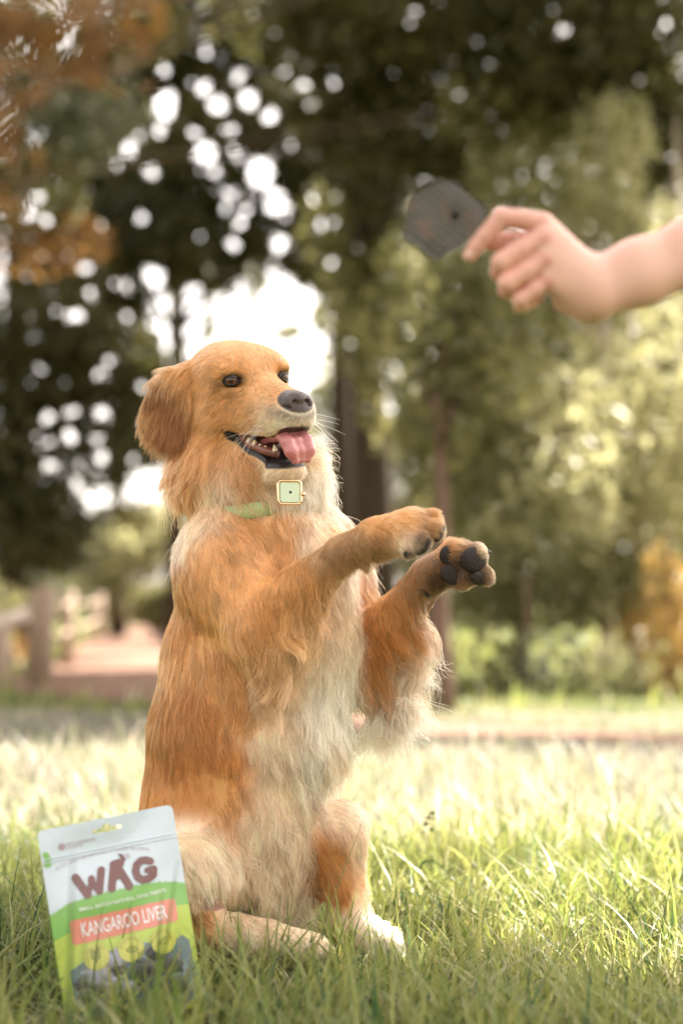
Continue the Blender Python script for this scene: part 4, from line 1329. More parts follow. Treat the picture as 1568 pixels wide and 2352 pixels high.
        b = MB(); b.add(*cap(.30, 19.7 * PU)); b.build('pupil', m_eye, eye)
        # lids: an almond rim
        for nm, sg in (('upper_eyelid', 1), ('lower_eyelid', -1)):
            pts_, rad_ = [], []
            for k in range(15):
                t = -1 + 2 * k / 14
                a1 = t * 1.0
                a2 = sg * (.44 if sg > 0 else .50) * (1 - abs(t) ** 2.2) + .04 * t * s
                dv = ax * math.cos(a1) * math.cos(a2) - e1 * s * math.sin(a1) * -1 + e2 * math.sin(a2)
                pts_.append(c + unit(dv) * 19.6 * PU)
                rad_.append((1.3 + 1.1 * (1 - abs(t))) * PU)
            b = MB(); b.tube(pts_, rad_, 8); b.build(nm, m_lid, root)

    # ---------------------------------------------------------------- nose
    NS = Sdf()
    def nell(c, rad, k=8, sign=1):
        NS.ell(hp(*c), np.array(rad, float) * PU, HROT, 'n', k * PU, sign)
    nell((212, 0, -30), (26, 31, 20))
    for s in (-1, 1):
        nell((217, s * 21, -38), (19, 17, 17), 8)
    nell((222, 0, -50), (14, 15, 18), 8)
    nell((205, 0, -58), (16, 13, 24), 8)
    for s in (-1, 1):
        nell((238, s * 15, -38), (11, 6.5, 8.5), 4, -1)
        nell((229, s * 33, -48), (10, 6, 3.5), 5, -1)
    nell((240, 0, -56), (10, 1.6, 20), 3, -1)
    v, q = NS.polygonise(.0011, 6 * PU)
    m_nose = plain('nose_leather', (.055, .036, .034), rough=.38, var=.35, scale=500, bump=.5)
    link('nose', mesh('nose', v, q), root, m_nose)

    # ---------------------------------------------------------------- tongue, teeth, gums
    TS = Sdf()
    def tc(a, b, ra, rb, k=8):
        TS.cone(hp(*a), hp(*b), ra * PU, rb * PU, 't', k * PU)
    pth = [(95, 2, -110, 17), (150, 2, -101, 22), (186, 1, -100, 27), (205, 0, -113, 30), (214, 0, -133, 28), (216, 0, -152, 19)]
    for a, b in zip(pth[:-1], pth[1:]):
        for o in (-1, 1):
            tc((a[0], a[1] + o * a[3] * .75, a[2]), (b[0], b[1] + o * b[3] * .75, b[2]), a[3] * .44, b[3] * .44, 12)
        tc(a[:3], b[:3], a[3] * .34, b[3] * .34, 8)
    v, q = TS.polygonise(.0014, 8 * PU)
    m_ton = plain('tongue_pink', (.50, .175, .175), rough=.22, var=.2, scale=320, bump=.7, sss=.2, coat=.3)
    link('tongue', mesh('tongue', v, q), root, m_ton)
    m_gum = plain('gum', (.20, .07, .055), rough=.3, var=.35, scale=120, bump=.2)
    m_tooth = plain('tooth_ivory', (.72, .60, .38), rough=.25, var=.12, scale=300)
    for s in (1, -1):
        b = MB()
        b.tube([hp(60, s * 44, -90), hp(90, s * 40, -110), hp(130, s * 33, -125), hp(165, s * 24, -137)], np.array([9, 11, 10, 8]) * PU, 10)
        b.build('lower_gum', m_gum, root)
        for (f_, r_, u_, hgt, w_) in ((76, 45, -98, 11, 7), (90, 43, -104, 12, 8), (107, 40, -111, 12, 8), (122, 37, -117, 8, 6), (136, 33, -121, 7, 5), (160, 26, -127, 15, 6)):
            b = MB()
            b.tube([hp(f_, s * (r_ - 2), u_ - hgt * .5), hp(f_, s * r_, u_), hp(f_ + 1, s * r_, u_ + hgt * .45), hp(f_ - 1, s * r_, u_ + hgt * .75)],
                   np.array([w_, w_ * .95, w_ * .55, w_ * .12]) * PU, 8)
            b.build('tooth', m_tooth, root)

    # ---------------------------------------------------------------- paw pads
    m_pad = plain('paw_pad_leather', (.022, .014, .012), rough=.75, var=.6, scale=300, bump=1.0)
    def pad(px_, py_, dz, rad, nrm):
        c = dp(px_, py_, dz)
        nrm = unit(np.array(nrm, float))
        e1 = unit(np.cross(nrm, (0.1, 0.2, 1))); e2 = np.cross(nrm, e1)
        c = c - nrm * 5.5 * PU
        rad = (rad[0] * .96, rad[1] * .96, rad[2] * .78)
        b = MB(); b.ball(c, np.array([rad[0], rad[1], rad[2]]) * PU, np.stack([e1, e2, nrm], 1), 18, 12)
        b.build('paw_pad', m_pad, root)
    fnrm = (.35, -.92, -.05)
    pad(1034, 1276, -196, (25, 24, 12), fnrm)
    pad(1090, 1286, -212, (33, 29, 14), fnrm)
    pad(1104, 1331, -204, (25, 17, 12), (.4, -.8, -.4))
    pad(1044, 1320, -198, (34, 24, 12), fnrm)
    pad(1010, 1275, -158, (14, 14, 9), (-.3, -.9, .1))
    pad(982, 1352, -150, (19, 24, 12), (.2, -.95, -.2))
    pad(1014, 1227, -381, (11, 21, 12), (.8, -.45, -.35))
    pad(976, 1260, -403, (12, 22, 12), (.5, -.6, -.6))
    pad(942, 1279, -380, (19, 13, 11), (.15, -.35, -.9))
    pad(834, 1296, -326, (12, 14, 8), (.3, -.6, -.7))
    # claws
    m_claw = plain('claw', (.05, .035, .03), rough=.35)
    for (x, y, z, dx, dy) in ((1000, 1196, -346, 12, 10), (1118, 1268, -192, 10, 2), (1122, 1318, -192, 9, 8)):
        b = MB(); b.tube([dp(x - 8, y - 3, z + 6), dp(x + dx * .5, y + dy * .3, z), dp(x + dx, y + dy, z - 4)], np.array([6, 5, 1]) * PU, 8)
        b.build('claw', m_claw, root)

    # ---------------------------------------------------------------- collar
    m_col = plain('collar_green', (.40, .52, .25), rough=.5, var=.08, scale=160, bump=.15)
    m_gold = plain('buckle_gold', (.83, .60, .36), rough=.22, metal=1.0, var=.06)
    b = MB()
    ring_c, nax = [], 44
    c0 = dp(580, 1162, -5)
    ea, eb = unit(np.array([1, 0, .15])), unit(np.array([0, 1, .05]))
    up_ = unit(np.cross(ea, eb))
    outer, inner = [], []
    for k in range(nax):
        a = 2 * math.pi * k / nax
        rr_x, rr_y = 149 * PU, 149 * PU
        p = c0 + ea * math.cos(a) * rr_x + eb * math.sin(a) * rr_y - up_ * (14 * PU * max(0, -math.sin(a)))
        outer.append(p)
    Vv, Ff = [], []
    for k in range(nax):
        a = 2 * math.pi * k / nax
        rad = unit(ea * math.cos(a) + eb * math.sin(a))
        for (dr, du) in ((0, -16), (4, -17), (4, 17), (0, 16)):
            Vv.append(outer[k] + rad * dr * PU + up_ * du * PU)
    for k in range(nax):
        k2 = (k + 1) % nax
        for j in range(4):
            j2 = (j + 1) % 4
            Ff.append((k * 4 + j, k2 * 4 + j, k2 * 4 + j2, k * 4 + j2))
    b.add(Vv, Ff)
    collar = b.build('collar', m_col, root)
    bc = dp(665, 1131, -218)
    bn = unit(np.array([.34, -.94, .05])); bx = unit(np.cross((0, 0, 1), bn)); bx = unit(bx + .02 * np.array([0, 0, 1])); bz = np.cross(bn, bx)
    bx = -bx if bx[0] < 0 else bx
    bz = bz if bz[2] > 0 else -bz
    def rrect(w, h_, rad, n=6):
        pts = []
        for (sx, sy, a0) in ((1, 1, 0), (-1, 1, 90), (-1, -1, 180), (1, -1, 270)):
            for k in range(n + 1):
                a = R(a0 + 90 * k / n)
                pts.append((sx * (w - rad) + rad * math.cos(a), sy * (h_ - rad) + rad * math.sin(a)))
        return pts
    pts_ = [bc + bx * x * PU + bz * y * PU for x, y in rrect(26, 25, 8)]
    b = MB(); b.tube(pts_ + [pts_[0]], 2.6 * PU, 10, cap=False); b.build('buckle', m_gold, collar)
    m_tab = plain('collar_tab_green', (.56, .66, .48), rough=.42, var=.05, scale=200, bump=.1)
    pr = rrect(21.5, 21, 5)
    n_ = len(pr)
    Vv = [bc + bx * x * PU + bz * y * PU + bn * 3 * PU for x, y in pr] + [bc + bx * x * PU + bz * y * PU - bn * 3 * PU for x, y in pr]
    b = MB(); b.add(Vv, [tuple(range(n_)), tuple(range(2 * n_ - 1, n_ - 1, -1))] + [(i, i + n_, (i + 1) % n_ + n_, (i + 1) % n_) for i in range(n_)])
    tabo = b.build('strap_end', m_tab, collar, smooth=False)
    b = MB(); b.ball(bc + bn * 2.6 * PU + bx * 1 * PU, np.array([3.6, 3.6, 1.0]) * PU, np.stack([bx, bz, bn], 1), 14, 8)
    b.build('strap_hole', m_lid, collar)
    b = MB(); b.tube([bc + bx * 26 * PU + bz * -4 * PU + bn * 4 * PU, bc + bx * 32 * PU + bz * -4 * PU + bn * 2 * PU], 5 * PU, 10); b.build('buckle_tongue', m_gold, collar)
    return root

FUR_BODY = 230000
FUR_HEAD = 90000
make_dog()
# ================================================================== the treat bag
def make_bag():
    KP = .293                                             # one sketch unit in photo units
    th = R(15); tl = R(7)
    bn = unit(np.array([math.sin(th) * math.cos(tl), -math.cos(th) * math.cos(tl), math.sin(tl)]))
    bu0 = unit(np.cross((0, 0, 1), bn)); bv0 = np.cross(bn, bu0)
    ro = R(9.1)
    bu = math.cos(ro) * bu0 + math.sin(ro) * bv0
    bv = -math.sin(ro) * bu0 + math.cos(ro) * bv0
    D0 = 1.85
    TL = at(57.4 + KP * 95, 1808.7 + KP * 345, D0)
    s = KP * D0 / FPX
    SU, SV = s / .985, s * 1.0
    Wd, Ht = 1048.0, 1560.0
    def bulge(u, v):
        return .011 * np.sin(np.pi * np.clip(u / Wd, 0, 1)) * smooth01(150, 900, v) + .0026 * np.sin(v / 95 + u / 210 + .8 * np.sin(u / 130)) * np.sin(np.pi * np.clip(u / Wd, 0, 1))
    def ripple(u, v):
        return .0026 * np.sin(v / 95 + u / 210 + .8 * np.sin(u / 130)) * np.sin(np.pi * np.clip(u / Wd, 0, 1))
    def pos(u, v, off=0.0):
        u, v = np.asarray(u, float), np.asarray(v, float)
        return TL + np.multiply.outer(u * SU, bu) - np.multiply.outer(v * SV, bv) + np.multiply.outer(bulge(u, v) + off, bn)
    def uv(cx, cy):
        dx, dy = np.asarray(cx, float) - 95, np.asarray(cy, float) - 345
        return .9876 * dx - .1574 * dy, .1574 * dx + .9876 * dy
    foot = pos(Wd / 2, Ht)
    root = thing('treat_bag', 'white and green pouch of dog treats leaning in the grass before the dog', 'bag', (float(foot[0]), float(foot[1]), 0))
    m_white = plain('pouch_white', (.55, .63, .69), rough=.30, var=.05, scale=30, coat=.4, bump=.6)
    def mg(name, c, rough=.32): return plain(name, c, rough=rough, var=.08, scale=34, coat=.35, bump=.5)
    m_green = mg('pouch_green', (.20, .42, .10)); m_lime = mg('pouch_lime', (.42, .52, .09)); m_dgreen = mg('pouch_side_green', (.13, .27, .035))
    m_brown = mg('print_brown', (.17, .075, .070)); m_red = mg('print_red', (.66, .235, .17)); m_wt = mg('print_white', (.80, .78, .78)); m_badge = mg('badge_olive', (.50, .50, .10))
    m_pale = mg('print_mauve', (.40, .30, .34)); m_ink = mg('badge_ink', (.22, .24, .04))
    # front and back panels, with the hang hole cut out
    nu, nv = 84, 120
    U = np.linspace(0, 1, nu + 1); Vv = np.concatenate([np.linspace(0, 200, 41), np.linspace(200, Ht, nv - 39)[1:]])
    nv = len(Vv) - 1
    rc = 46.0
    inset = np.where(Vv < rc, rc - np.sqrt(np.maximum(rc * rc - (rc - Vv) ** 2, 0)), 0)
    UU = inset[None] + U[:, None] * (Wd - 2 * inset[None]); VV = np.repeat(Vv[None], nu + 1, 0)
    def thick(v): return .046 * smooth01(230, 1350, v)
    front = pos(UU, VV)
    back = TL + np.multiply.outer(UU * SU, bu) - np.multiply.outer(VV * SV, bv) - np.multiply.outer(thick(VV) + .0012 - ripple(UU, VV) + .006 * np.sin(np.pi * UU / Wd) * smooth01(150, 900, VV), bn)
    hu, hv = uv(622, 352)
    def hole(u, v):
        a = (np.abs(u - hu) < 112) & (np.abs(v - hv) < 17)
        return a | (np.hypot(u - hu, v - hv + 12) < 34)
    ii = np.arange((nu + 1) * (nv + 1)).reshape(nu + 1, nv + 1)
    q = np.stack([ii[:-1, 1:], ii[1:, 1:], ii[1:, :-1], ii[:-1, :-1]], -1).reshape(-1, 4)
    cu = (UU[:-1, 1:] + UU[1:, :-1]).reshape(-1) / 2; cv = (VV[:-1, 1:] + VV[1:, :-1]).reshape(-1) / 2
    q = q[~hole(cu, cv)]
    link('front_panel', mesh('front_panel', front.reshape(-1, 3), q), root, m_white)
    link('back_panel', mesh('back_panel', back.reshape(-1, 3), q[:, ::-1]), root, m_green)
    for nm, col, fl in (('side_gusset', 0, False), ('side_gusset', -1, True)):
        fo, ba = front[col], back[col]
        sgn = -1 if col == 0 else 1
        midl = (fo + ba) / 2 - np.multiply.outer(thick(Vv) * .25 * sgn, bu)
        V3 = np.stack([fo, midl, ba], 1).reshape(-1, 3)
        F = []
        for k in range(nv):
            for j in range(2):
                t = (3 * k + j, 3 * (k + 1) + j, 3 * (k + 1) + j + 1, 3 * k + j + 1)
                F.append(t if not fl else t[::-1])
        link(nm, mesh(nm, V3, F), root, m_dgreen)
    b = MB(); b.tube([pos(0, Ht) - bn * .0, pos(Wd / 2, Ht + 8) - bn * .02, pos(Wd, Ht)], .004, 8); b.build('base_seam', m_dgreen, root)
    # printed areas
    def sheet(name, cols, v0, v1, mat, off, n=14):
        """between curve v0(u) and v1(u), columns at cols"""
        V, F = [], []
        for c in cols:
            a, e = v0(c), v1(c)
            for k in range(n + 1):
                V.append(pos(c, a + (e - a) * k / n, off))
        for i in range(len(cols) - 1):
            for k in range(n):
                a = i * (n + 1) + k
                F.append((a + 1, a + n + 2, a + n + 1, a))
        return link(name, mesh(name, V, F), root, mat)
    hx = [210, 330, 470, 600, 730, 850, 950, 1050, 1150, 1240]; hy = [990, 905, 866, 835, 812, 792, 783, 780, 784, 800]
    Hu, Hv = uv(hx, hy); Hu[0], Hu[-1] = 0, Wd
    rr = np.random.default_rng(4)
    cols = np.linspace(0, Wd, 171)
    tuft = {float(c): (rr.uniform(4, 22) if i % 2 else 0) for i, c in enumerate(cols)}
    sheet('grass_print', cols, lambda c: float(np.interp(c, Hu, Hv)) - tuft[float(c)], lambda c: Ht, m_green, .0003, 20)
    lu, lv = uv([210, 420, 700, 1000, 1250], [1120, 1010, 960, 905, 895]); lu[0], lu[-1] = 0, Wd
    sheet('lime_print', np.linspace(0, Wd, 60), lambda c: float(np.interp(c, lu, lv)) + 60, lambda c: Ht, m_lime, .0006, 18)
    # clear window with the treats behind
    m_win = plain('pouch_window', (.14, .20, .22), rough=.12, var=.35, scale=25, coat=1.0)
    wu, wv = uv([350, 450, 640, 760, 900, 1060, 1200, 1255], [1400, 1330, 1262, 1290, 1215, 1260, 1185, 1230])
    sheet('window', np.linspace(float(wu[0]), float(wu[-1]), 60), lambda c: float(np.interp(c, wu, wv)), lambda c: Ht - 60, m_win, .0009, 16)
    m_chip = plain('liver_chip', (.050, .050, .062), rough=.35, var=.5, scale=160, bump=.4)
    m_chip2 = plain('liver_chip_painted_sheen', (.34, .34, .40), rough=.30, var=.35, scale=60, bump=.3)  # paler copy of the chips: highlights put into the colour
    for (cx, cy, rad, a, mm) in ((680, 1330, 95, .3, m_chip2), (560, 1440, 120, .1, m_chip2), (700, 1400, 70, 1, m_chip), (520, 1570, 110, .2, m_chip), (900, 1420, 120, .5, m_chip), (1000, 1290, 90, 1, m_chip),
                                 (1110, 1400, 110, .2, m_chip), (980, 1540, 120, .8, m_chip), (760, 1560, 100, .4, m_chip2), (1130, 1560, 100, .1, m_chip), (660, 1500, 80, .6, m_chip2), (430, 1500, 60, .2, m_chip), (840, 1300, 60, 0, m_chip2)):
        n = 18
        V, F = [], []
        u0, v0 = uv(cx, cy)
        V.append(pos(u0, v0, .0034 + .0001 * (cx % 7)))
        rads = rad * (1 + .18 * np.sin(np.arange(n) * 1.9 + cx) + .1 * rr.normal(size=n))
        for ring, hgt in ((.75, .003), (1.0, .0011)):
            for k in range(n):
                an = 2 * math.pi * k / n
                V.append(pos(u0 + rads[k] * ring * math.cos(an + a), v0 + rads[k] * ring * .72 * math.sin(an + a), hgt + .0001 * (cx % 7)))
        for k in range(n):
            k2 = (k + 1) % n
            F += [(0, 1 + k2, 1 + k), (1 + k, 1 + k2, 1 + n + k2, 1 + n + k)]
        link('treat_piece', mesh('treat_piece', V, F), root, mm)
    # red name plate
    A, B_, C_, D_ = [np.array(uv(*p)) for p in ((336, 1028), (1142, 900), (1168, 1074), (368, 1212))]
    V, F = [], []
    nx, ny = 40, 6
    for i in range(nx + 1):
        s_ = i / nx
        wob = 4 * math.sin(i * 1.3) + 3 * math.sin(i * 2.9)
        p0 = A + (B_ - A) * s_; p1 = D_ + (C_ - D_) * s_
        for j in range(ny + 1):
            t = j / ny
            p = p0 + (p1 - p0) * t + np.array([0, wob * (t - .5) + (20 * (1 if t < .5 else -1) * (abs(s_ - .5) > .487))])
            V.append(pos(p[0], p[1], .0012))
    for i in range(nx):
        for j in range(ny):
            a = i * (ny + 1) + j
            F.append((a + 1, a + ny + 2, a + ny + 1, a))
    link('name_plate', mesh('name_plate', V, F), root, m_red)
    # lettering
    def text(name, body, p0, p1, hgt, mat, off=.0016, bold=.0, arc=None, parent=None):
        fc = bpy.data.curves.new(name, 'FONT')
        fc.body = body
        fc.offset = bold
        fc.resolution_u = 3
        tmp = bpy.data.objects.new(name, fc)
        COL.objects.link(tmp)
        dg = bpy.context.evaluated_depsgraph_get()
        me0 = bpy.data.meshes.new_from_object(tmp.evaluated_get(dg))
        co = np.zeros(len(me0.vertices) * 3); me0.vertices.foreach_get('co', co); co = co.reshape(-1, 3)
        fs = [tuple(p.vertices) for p in me0.polygons]
        bpy.data.objects.remove(tmp); bpy.data.meshes.remove(me0); bpy.data.curves.remove(fc)
        x = (co[:, 0] - co[:, 0].min()) / (co[:, 0].max() - co[:, 0].min())
        y = co[:, 1] / .70
        if arc is None:
            a, e = np.array(uv(*p0)), np.array(uv(*p1))
            d = (e - a) / np.linalg.norm(e - a); nrm = np.array([d[1], -d[0]])
            p = a + x[:, None] * (e - a) + nrm * (y * hgt)[:, None]
        else:
            c, rad, a0, a1 = arc
            c = np.array(uv(*c))
            an = R(1) * (a0 + (a1 - a0) * x)
            p = c + np.stack([np.cos(an), -np.sin(an)], 1) * (rad + y * hgt)[:, None]
        V = pos(p[:, 0], p[:, 1], off)
        return link(name, mesh(name, V, fs, False), parent or root, mat)
    text('flavour_lettering', 'KANGAROO LIVER', (437, 1150), (1084, 1045), 104, m_wt, bold=.012)
    text('tagline_lettering', 'SMALL BATCH NATURAL DOG TREATS', (412, 960), (1075, 850), 26, m_wt, bold=.01)
    text('maker_lettering', 'HATCH&GROW', (318, 468), (540, 434), 25, m_pale, .0006)
    text('maker_small_lettering', 'FOOD CO', (322, 492), (440, 474), 20, m_pale, .0006)
    b = MB()
    for i, rad in enumerate((27, 18, 9)):
        u0, v0 = uv(283, 470 - i * 2)
        V = [pos(u0, v0, .0005 + .0002 * i)] + [pos(u0 + rad * math.cos(k * .3927), v0 + rad * math.sin(k * .3927), .0005 + .0002 * i) for k in range(16)]
        b.add(V, [(0, 1 + (k + 1) % 16, 1 + k) for k in range(16)])
    b.build('maker_emblem', m_pale, root)
    text('motto_lettering', "IF IT'S NOT IN NATURE, IT'S NOT IN WAG", None, None, 24, m_pale, .0006, arc=((790, 1730), 1210, 107.5, 73.5))
    # the big brown letters
    zc = [0.0012]
    bm_ = MB()
    def stroke(pts, w):
        P = [np.array(uv(*p)) for p in pts]
        for a, e in zip(P[:-1], P[1:]):
            d = (e - a) / (np.linalg.norm(e - a) + 1e-9); nn = np.array([-d[1], d[0]]) * w
            V = [pos(*(p_ + q_), zc[0]) for p_, q_ in ((a, -nn), (a, nn), (e, nn), (e, -nn))]
            bm_.add(V, [(0, 1, 2, 3)] )
            zc[0] += .000004
        for p_ in P:
            V = [pos(*p_, zc[0])] + [pos(*(p_ + w * np.array([math.cos(k * .3927), math.sin(k * .3927)])), zc[0]) for k in range(16)]
            bm_.add(V, [(0, 1 + (k + 1) % 16, 1 + k) for k in range(16)])
            zc[0] += .000004
    stroke([(385, 708), (475, 838)], 31); stroke([(475, 838), (505, 745)], 22); stroke([(505, 720), (505, 745), (562, 815)], 26); stroke([(562, 815), (580, 660)], 29)
    stroke([(655, 800), (678, 625)], 30); stroke([(690, 620), (790, 790)], 31); stroke([(678, 625), (720, 615)], 34); stroke([(668, 720), (740, 705)], 22)
    stroke([(735, 615), (752, 585), (735, 560)], 15); stroke([(735, 560), (718, 548)], 7)
    stroke([(955, 612), (920, 600), (880, 605), (850, 635), (840, 680), (855, 725), (895, 750), (945, 740), (978, 715), (980, 672)], 29); stroke([(980, 668), (930, 678)], 24)
    bm_.build('brand_lettering', m_brown, root, smooth=False)
    bm_ = MB(); zc[0] = .0006
    stroke([(765, 548), (782, 565), (780, 585)], 4); stroke([(782, 545), (797, 562), (796, 578)], 3)
    bm_.build('wag_marks', m_pale, root, smooth=False)
    # badges
    icons = ([([(540, 1340), (525, 1250)], 6)] + [q_ for k in range(4) for q_ in (([(539 - 3 * k, 1320 - 20 * k), (565 - 3 * k, 1300 - 20 * k)], 9), ([(534 - 3 * k, 1320 - 20 * k), (505 - 3 * k, 1308 - 20 * k)], 9))],
             [([(765, 1262), (790, 1240), (830, 1245), (840, 1265), (800, 1282), (765, 1270), (765, 1262)], 6), ([(795, 1258), (810, 1262)], 7)],
             [([(1010, 1232), (1040, 1235), (1068, 1225), (1085, 1195), (1065, 1180), (1040, 1200), (1020, 1228), (1005, 1212)], 6)])
    for (cx, cy, tx, a0, a1), ic in zip(((537, 1300, 'NO GRAINS', 150, 40), (797, 1255, 'SINGLE INGREDIENT', 170, 20), (1047, 1215, 'AIR DRIED RAW', 170, 25)), icons):
        u0, v0 = uv(cx, cy)
        b = MB()
        V = [pos(u0, v0, .0046)] + [pos(u0 + r_ * math.cos(k * .2618), v0 + r_ * math.sin(k * .2618), .0046 if r_ < 90 else .0044) for r_ in (50, 98) for k in range(24)]
        F = [(0, 1 + (k + 1) % 24, 1 + k) for k in range(24)] + [(1 + k, 1 + (k + 1) % 24, 25 + (k + 1) % 24, 25 + k) for k in range(24)]
        b.add(V, F); badge = b.build('badge', m_badge, root)
        text('badge_lettering', tx, None, None, 16, m_ink, .0050, arc=((cx, cy), 70, a0, a1), parent=badge)
        bm_ = MB(); zc[0] = .0051
        for pts_, w_ in ic:
            stroke(pts_, w_)
        bm_.build('icon', m_ink, badge, smooth=False)
    # bone shaped tear mark at the left seam, zip line
    bm_ = MB(); zc[0] = .0007
    stroke([(172, 535), (176, 588)], 20); stroke([(160, 525), (160, 526)], 22); stroke([(186, 600), (168, 602)], 20); stroke([(178, 562), (206, 558)], 9)
    bm_.build('bone_mark', m_green, root, smooth=False)
    for off_ in (0, 26):
        b = MB(); b.tube([pos(6 + k * 104, 226 + off_, .0008) for k in range(11)], .0007, 6); b.build('zip_ridge', m_white, root)
    return root
make_bag()

# ================================================================== the hand with the treat
def make_hand():
    HD = 1.50
    KP = .4325
    k = HD / FPX * KP
    def c_(x, y, z=0):
        return at(890 + KP * x, 373.2 + KP * y, HD + z * k)
    S = Sdf()
    def cone(a, b, g, kk):
        S.cone(c_(*a[:3]), c_(*b[:3]), a[3] * k, b[3] * k, g, kk * k)
    # forearm (two cones side by side make it flatter than it is wide) and upper arm beyond the picture
    for o in (-1, 1):
        cone((1120 + 18 * o, 660 + 58 * o, 25, 104), (1330 + 18 * o, 585 + 58 * o, 40, 106), 'arm', 120)
        cone((1330 + 18 * o, 585 + 58 * o, 40, 106), (1620 + 18 * o, 478 + 60 * o, 60, 116), 'arm', 100)
        cone((1620 + 18 * o, 478 + 60 * o, 60, 116), (2500 + 14 * o, 150 + 40 * o, 160, 165), 'arm', 100)
    cone((2500, 150, 160, 175), (3100, -560, 330, 215), 'arm', 120)
    # back of the hand
    cone((1050, 590, 20, 92), (822, 330, -10, 66), 'hand', 70)
    cone((1070, 650, 0, 100), (835, 415, -45, 64), 'hand', 70)
    cone((1075, 700, 5, 98), (838, 520, -52, 60), 'hand', 70)
    cone((1075, 735, 20, 96), (850, 630, -40, 56), 'hand', 60)
    cone((1060, 745, 50, 96), (935, 740, 60, 62), 'hand', 60)
    cone((1050, 600, 70, 90), (880, 480, 120, 80), 'thumb', 70)
    for (x, y, z) in ((806, 318, -62), (828, 405, -98), (830, 515, -102), (842, 628, -84)):
        S.ell(c_(x + 8, y + 6, z + 22), np.array((34, 34, 30)) * k, None, 'knuckle', 26 * k)
    def finger(pts, kk=11):
        for a, b in zip(pts[:-1], pts[1:]):
            cone(a, b, 'finger', kk)
    finger([(822, 328, -12, 60), (705, 302, -42, 52), (602, 292, -62, 52), (515, 392, -45, 45), (470, 445, -28, 42), (436, 492, -12, 39)])
    finger([(828, 398, -42, 62), (712, 462, -68, 56), (602, 530, -80, 54), (588, 580, 10, 46), (650, 590, 70, 40), (720, 570, 90, 36)])
    finger([(838, 515, -52, 58), (738, 577, -70, 53), (636, 640, -76, 52), (628, 680, 5, 44), (690, 680, 65, 40), (750, 650, 85, 36)])
    finger([(850, 630, -40, 50), (780, 675, -52, 45), (706, 728, -50, 45), (706, 760, 15, 38), (755, 745, 55, 34), (800, 715, 75, 32)])
    finger([(880, 480, 110, 70), (760, 430, 95, 62), (650, 420, 80, 54), (575, 420, 68, 48), (495, 425, 58, 40)], 14)
    v, q = S.polygonise(.0016, 10 * k)
    gd = S.group_dist(v, ['arm', 'hand', 'knuckle', 'finger', 'thumb']) / k
    base = np.array((.68, .40, .325)); red = np.array((.60, .245, .205)); tip = np.array((.64, .32, .255))
    w = smooth01(26, 0, gd[:, 2])[:, None] * .95
    col = base * (1 - w) + red * w
    wf = (smooth01(8, 0, gd[:, 3]) * .8)[:, None]
    col = col * (1 - wf) + tip * wf
    col *= (1 + .05 * vnoise(v, 40, 4)[:, :1] + .03 * vnoise(v, 300, 5)[:, 1:2])
    root = thing('person', 'bare right arm and hand of a person reaching in from the right', 'person', tuple(c_(1120, 660)))
    m_skin = tinted('human_skin', rough=.48, spec=.45, bump=.18, bscale=700, sss=.12)
    link('arm', mesh('arm', v, q, True, np.clip(col, .02, .9)), root, m_skin)
    m_nail = plain('finger_nail', (.68, .42, .36), rough=.28, var=.05)
    e1 = unit(c_(436, 492, -12) - c_(515, 392, -45)); nn = unit(np.array([-.30, -.93, -.12])); nn = unit(nn - e1 * (nn @ e1)); e2 = np.cross(nn, e1)
    b = MB(); b.ball(c_(433, 488, -47) , np.array([27, 21, 7]) * k, np.stack([e1, e2, nn], 1), 16, 10); b.build('finger_nail', m_nail, root)
    # sleeve at the shoulder end
    b = MB(); b.tube([c_(2900, -330, 275), c_(3150, -620, 345), c_(3400, -900, 410)], np.array([235, 250, 270]) * k, 24); b.build('sleeve', plain('sleeve_cotton', (.5, .5, .5), rough=.9, bump=.4, scale=300), root)
    # treat
    out_ = [(120, 190), (146, 152), (185, 128), (222, 104), (262, 90), (300, 88), (345, 96), (385, 118), (420, 150), (452, 170), (485, 204), (515, 235), (530, 262), (520, 292), (497, 322), (472, 362), (448, 392), (420, 424), (392, 450),
            (362, 462), (335, 480), (312, 484), (292, 500), (272, 508), (256, 524), (232, 508), (200, 480), (170, 452), (128, 434), (100, 416), (80, 392), (88, 350), (92, 310), (97, 286), (103, 255), (104, 228)]
    hc_ = np.array((362, 280.0))
    out_ = np.array(out_, float)
    tt_ = np.linspace(0, 1, len(out_) * 3, endpoint=False) * len(out_)
    o2_ = np.vstack([out_, out_[:1]])
    out_ = np.stack([np.interp(tt_, np.arange(len(o2_)), o2_[:, d]) for d in (0, 1)], 1) + np.random.default_rng(8).normal(0, 1.8, (len(tt_), 2))
    rot = unit(np.array([.25, 0, -.12]))
    def tp(x, y, off):
        z = 28 + .25 * (x - 400) * -1 * .2 + off
        return c_(x, y, z)
    n = len(out_)
    hole_r = np.array([(13 * math.cos(a) * .8, 16 * math.sin(a)) for a in np.arctan2(out_[:, 1] - hc_[1], out_[:, 0] - hc_[0])])
    rings = 9
    r2 = np.random.default_rng(3)
    V, F = [], []
    for side in (-1, 1):
        for i in range(rings):
            t = i / (rings - 1)
            for j in range(n):
                p = (hc_ + hole_r[j]) * (1 - t) + out_[j] * t
                zz = side * (11 - 5 * t ** 6 - 6 * (1 - t) ** 8) + 9 * math.sin(p[0] / 47) * math.sin(p[1] / 55 + 1) + r2.normal() * 1.0
                V.append(tp(p[0], p[1], zz))
    for side in range(2):
        o = side * rings * n
        for i in range(rings - 1):
            for j in range(n):
                j2 = (j + 1) % n
                t = (o + i * n + j, o + i * n + j2, o + (i + 1) * n + j2, o + (i + 1) * n + j)
                F.append(t if side else t[::-1])
    V.append(tp(hc_[0], hc_[1], 0))
    o = rings * n
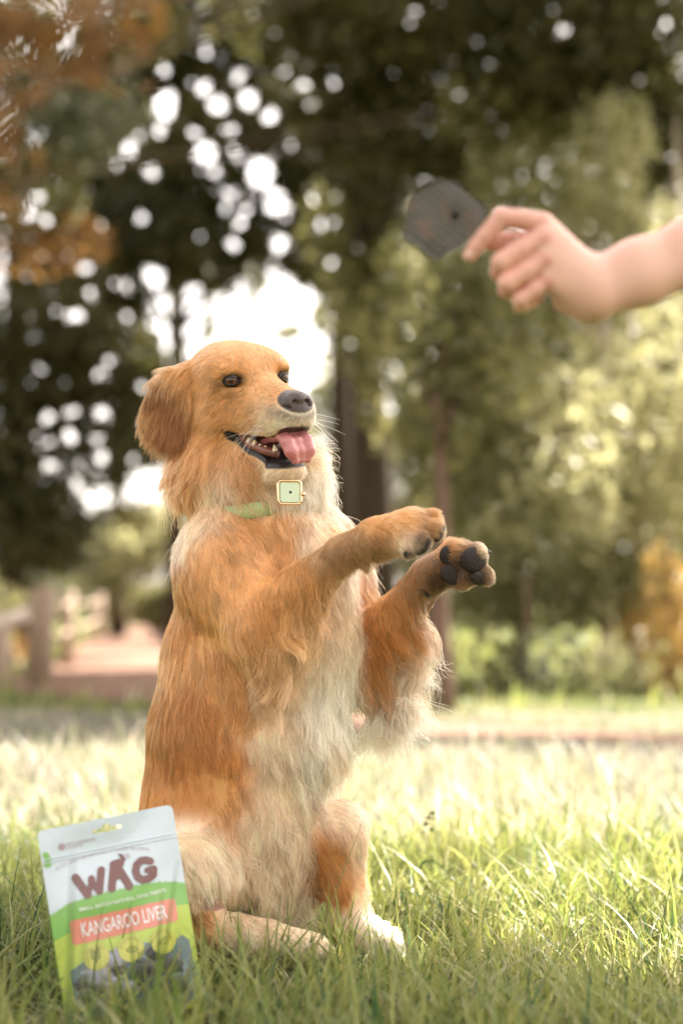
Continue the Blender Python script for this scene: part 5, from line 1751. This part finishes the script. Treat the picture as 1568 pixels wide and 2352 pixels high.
    for j in range(n):
        j2 = (j + 1) % n
        F.append(((rings - 1) * n + j, o + (rings - 1) * n + j, o + (rings - 1) * n + j2, (rings - 1) * n + j2)[::-1])
        F.append((j, 2 * rings * n, j2)); F.append((o + j2, 2 * rings * n, o + j))
    m, nt, bs = new_mat('dried_liver')
    tc = nt.nodes.new('ShaderNodeTexCoord')
    mp = nt.nodes.new('ShaderNodeMapping'); mp.inputs['Rotation'].default_value = (0, R(-38), 0)
    nt.links.new(tc.outputs['Object'], mp.inputs['Vector'])
    hs_ = []
    for d_, sc in (('X', 48), ('Z', 40)):
        wv = nt.nodes.new('ShaderNodeTexWave'); wv.bands_direction = d_; wv.inputs['Scale'].default_value = sc; wv.inputs['Distortion'].default_value = 1.2
        nt.links.new(mp.outputs[0], wv.inputs['Vector']); hs_.append(wv)
    nz = nt.nodes.new('ShaderNodeTexNoise'); nz.inputs['Scale'].default_value = 60; nz.inputs['Detail'].default_value = 6
    nt.links.new(tc.outputs['Object'], nz.inputs['Vector'])
    ad = nt.nodes.new('ShaderNodeMath'); ad.operation = 'MINIMUM'
    nt.links.new(hs_[0].outputs['Fac'], ad.inputs[0]); nt.links.new(hs_[1].outputs['Fac'], ad.inputs[1])
    m1 = nt.nodes.new('ShaderNodeMix'); m1.data_type = 'RGBA'
    m1.inputs[6].default_value = (.036, .030, .024, 1); m1.inputs[7].default_value = (.135, .125, .105, 1)
    nt.links.new(ad.outputs[0], m1.inputs['Factor'])
    m2 = nt.nodes.new('ShaderNodeMix'); m2.data_type = 'RGBA'
    m2.inputs[7].default_value = (.13, .075, .048, 1)
    rp = nt.nodes.new('ShaderNodeValToRGB'); rp.color_ramp.elements[0].position = .52; rp.color_ramp.elements[1].position = .72
    nt.links.new(nz.outputs['Fac'], rp.inputs['Fac']); nt.links.new(rp.outputs[0], m2.inputs['Factor']); nt.links.new(m1.outputs[2], m2.inputs[6])
    nt.links.new(m2.outputs[2], bs.inputs['Base Color'])
    bs.inputs['Roughness'].default_value = .5
    bp = nt.nodes.new('ShaderNodeBump'); bp.inputs['Strength'].default_value = .6; bp.inputs['Distance'].default_value = .0015
    nt.links.new(ad.outputs[0], bp.inputs['Height']); nt.links.new(bp.outputs[0], bs.inputs['Normal'])
    ce = c_(300, 300, 28)
    to = thing('dog_treat', 'dark dried liver slice with a small hole, pinched between finger and thumb', 'dog treat', tuple(ce))
    link('liver_slice', mesh('liver_slice', V, F), to, m)
make_hand()
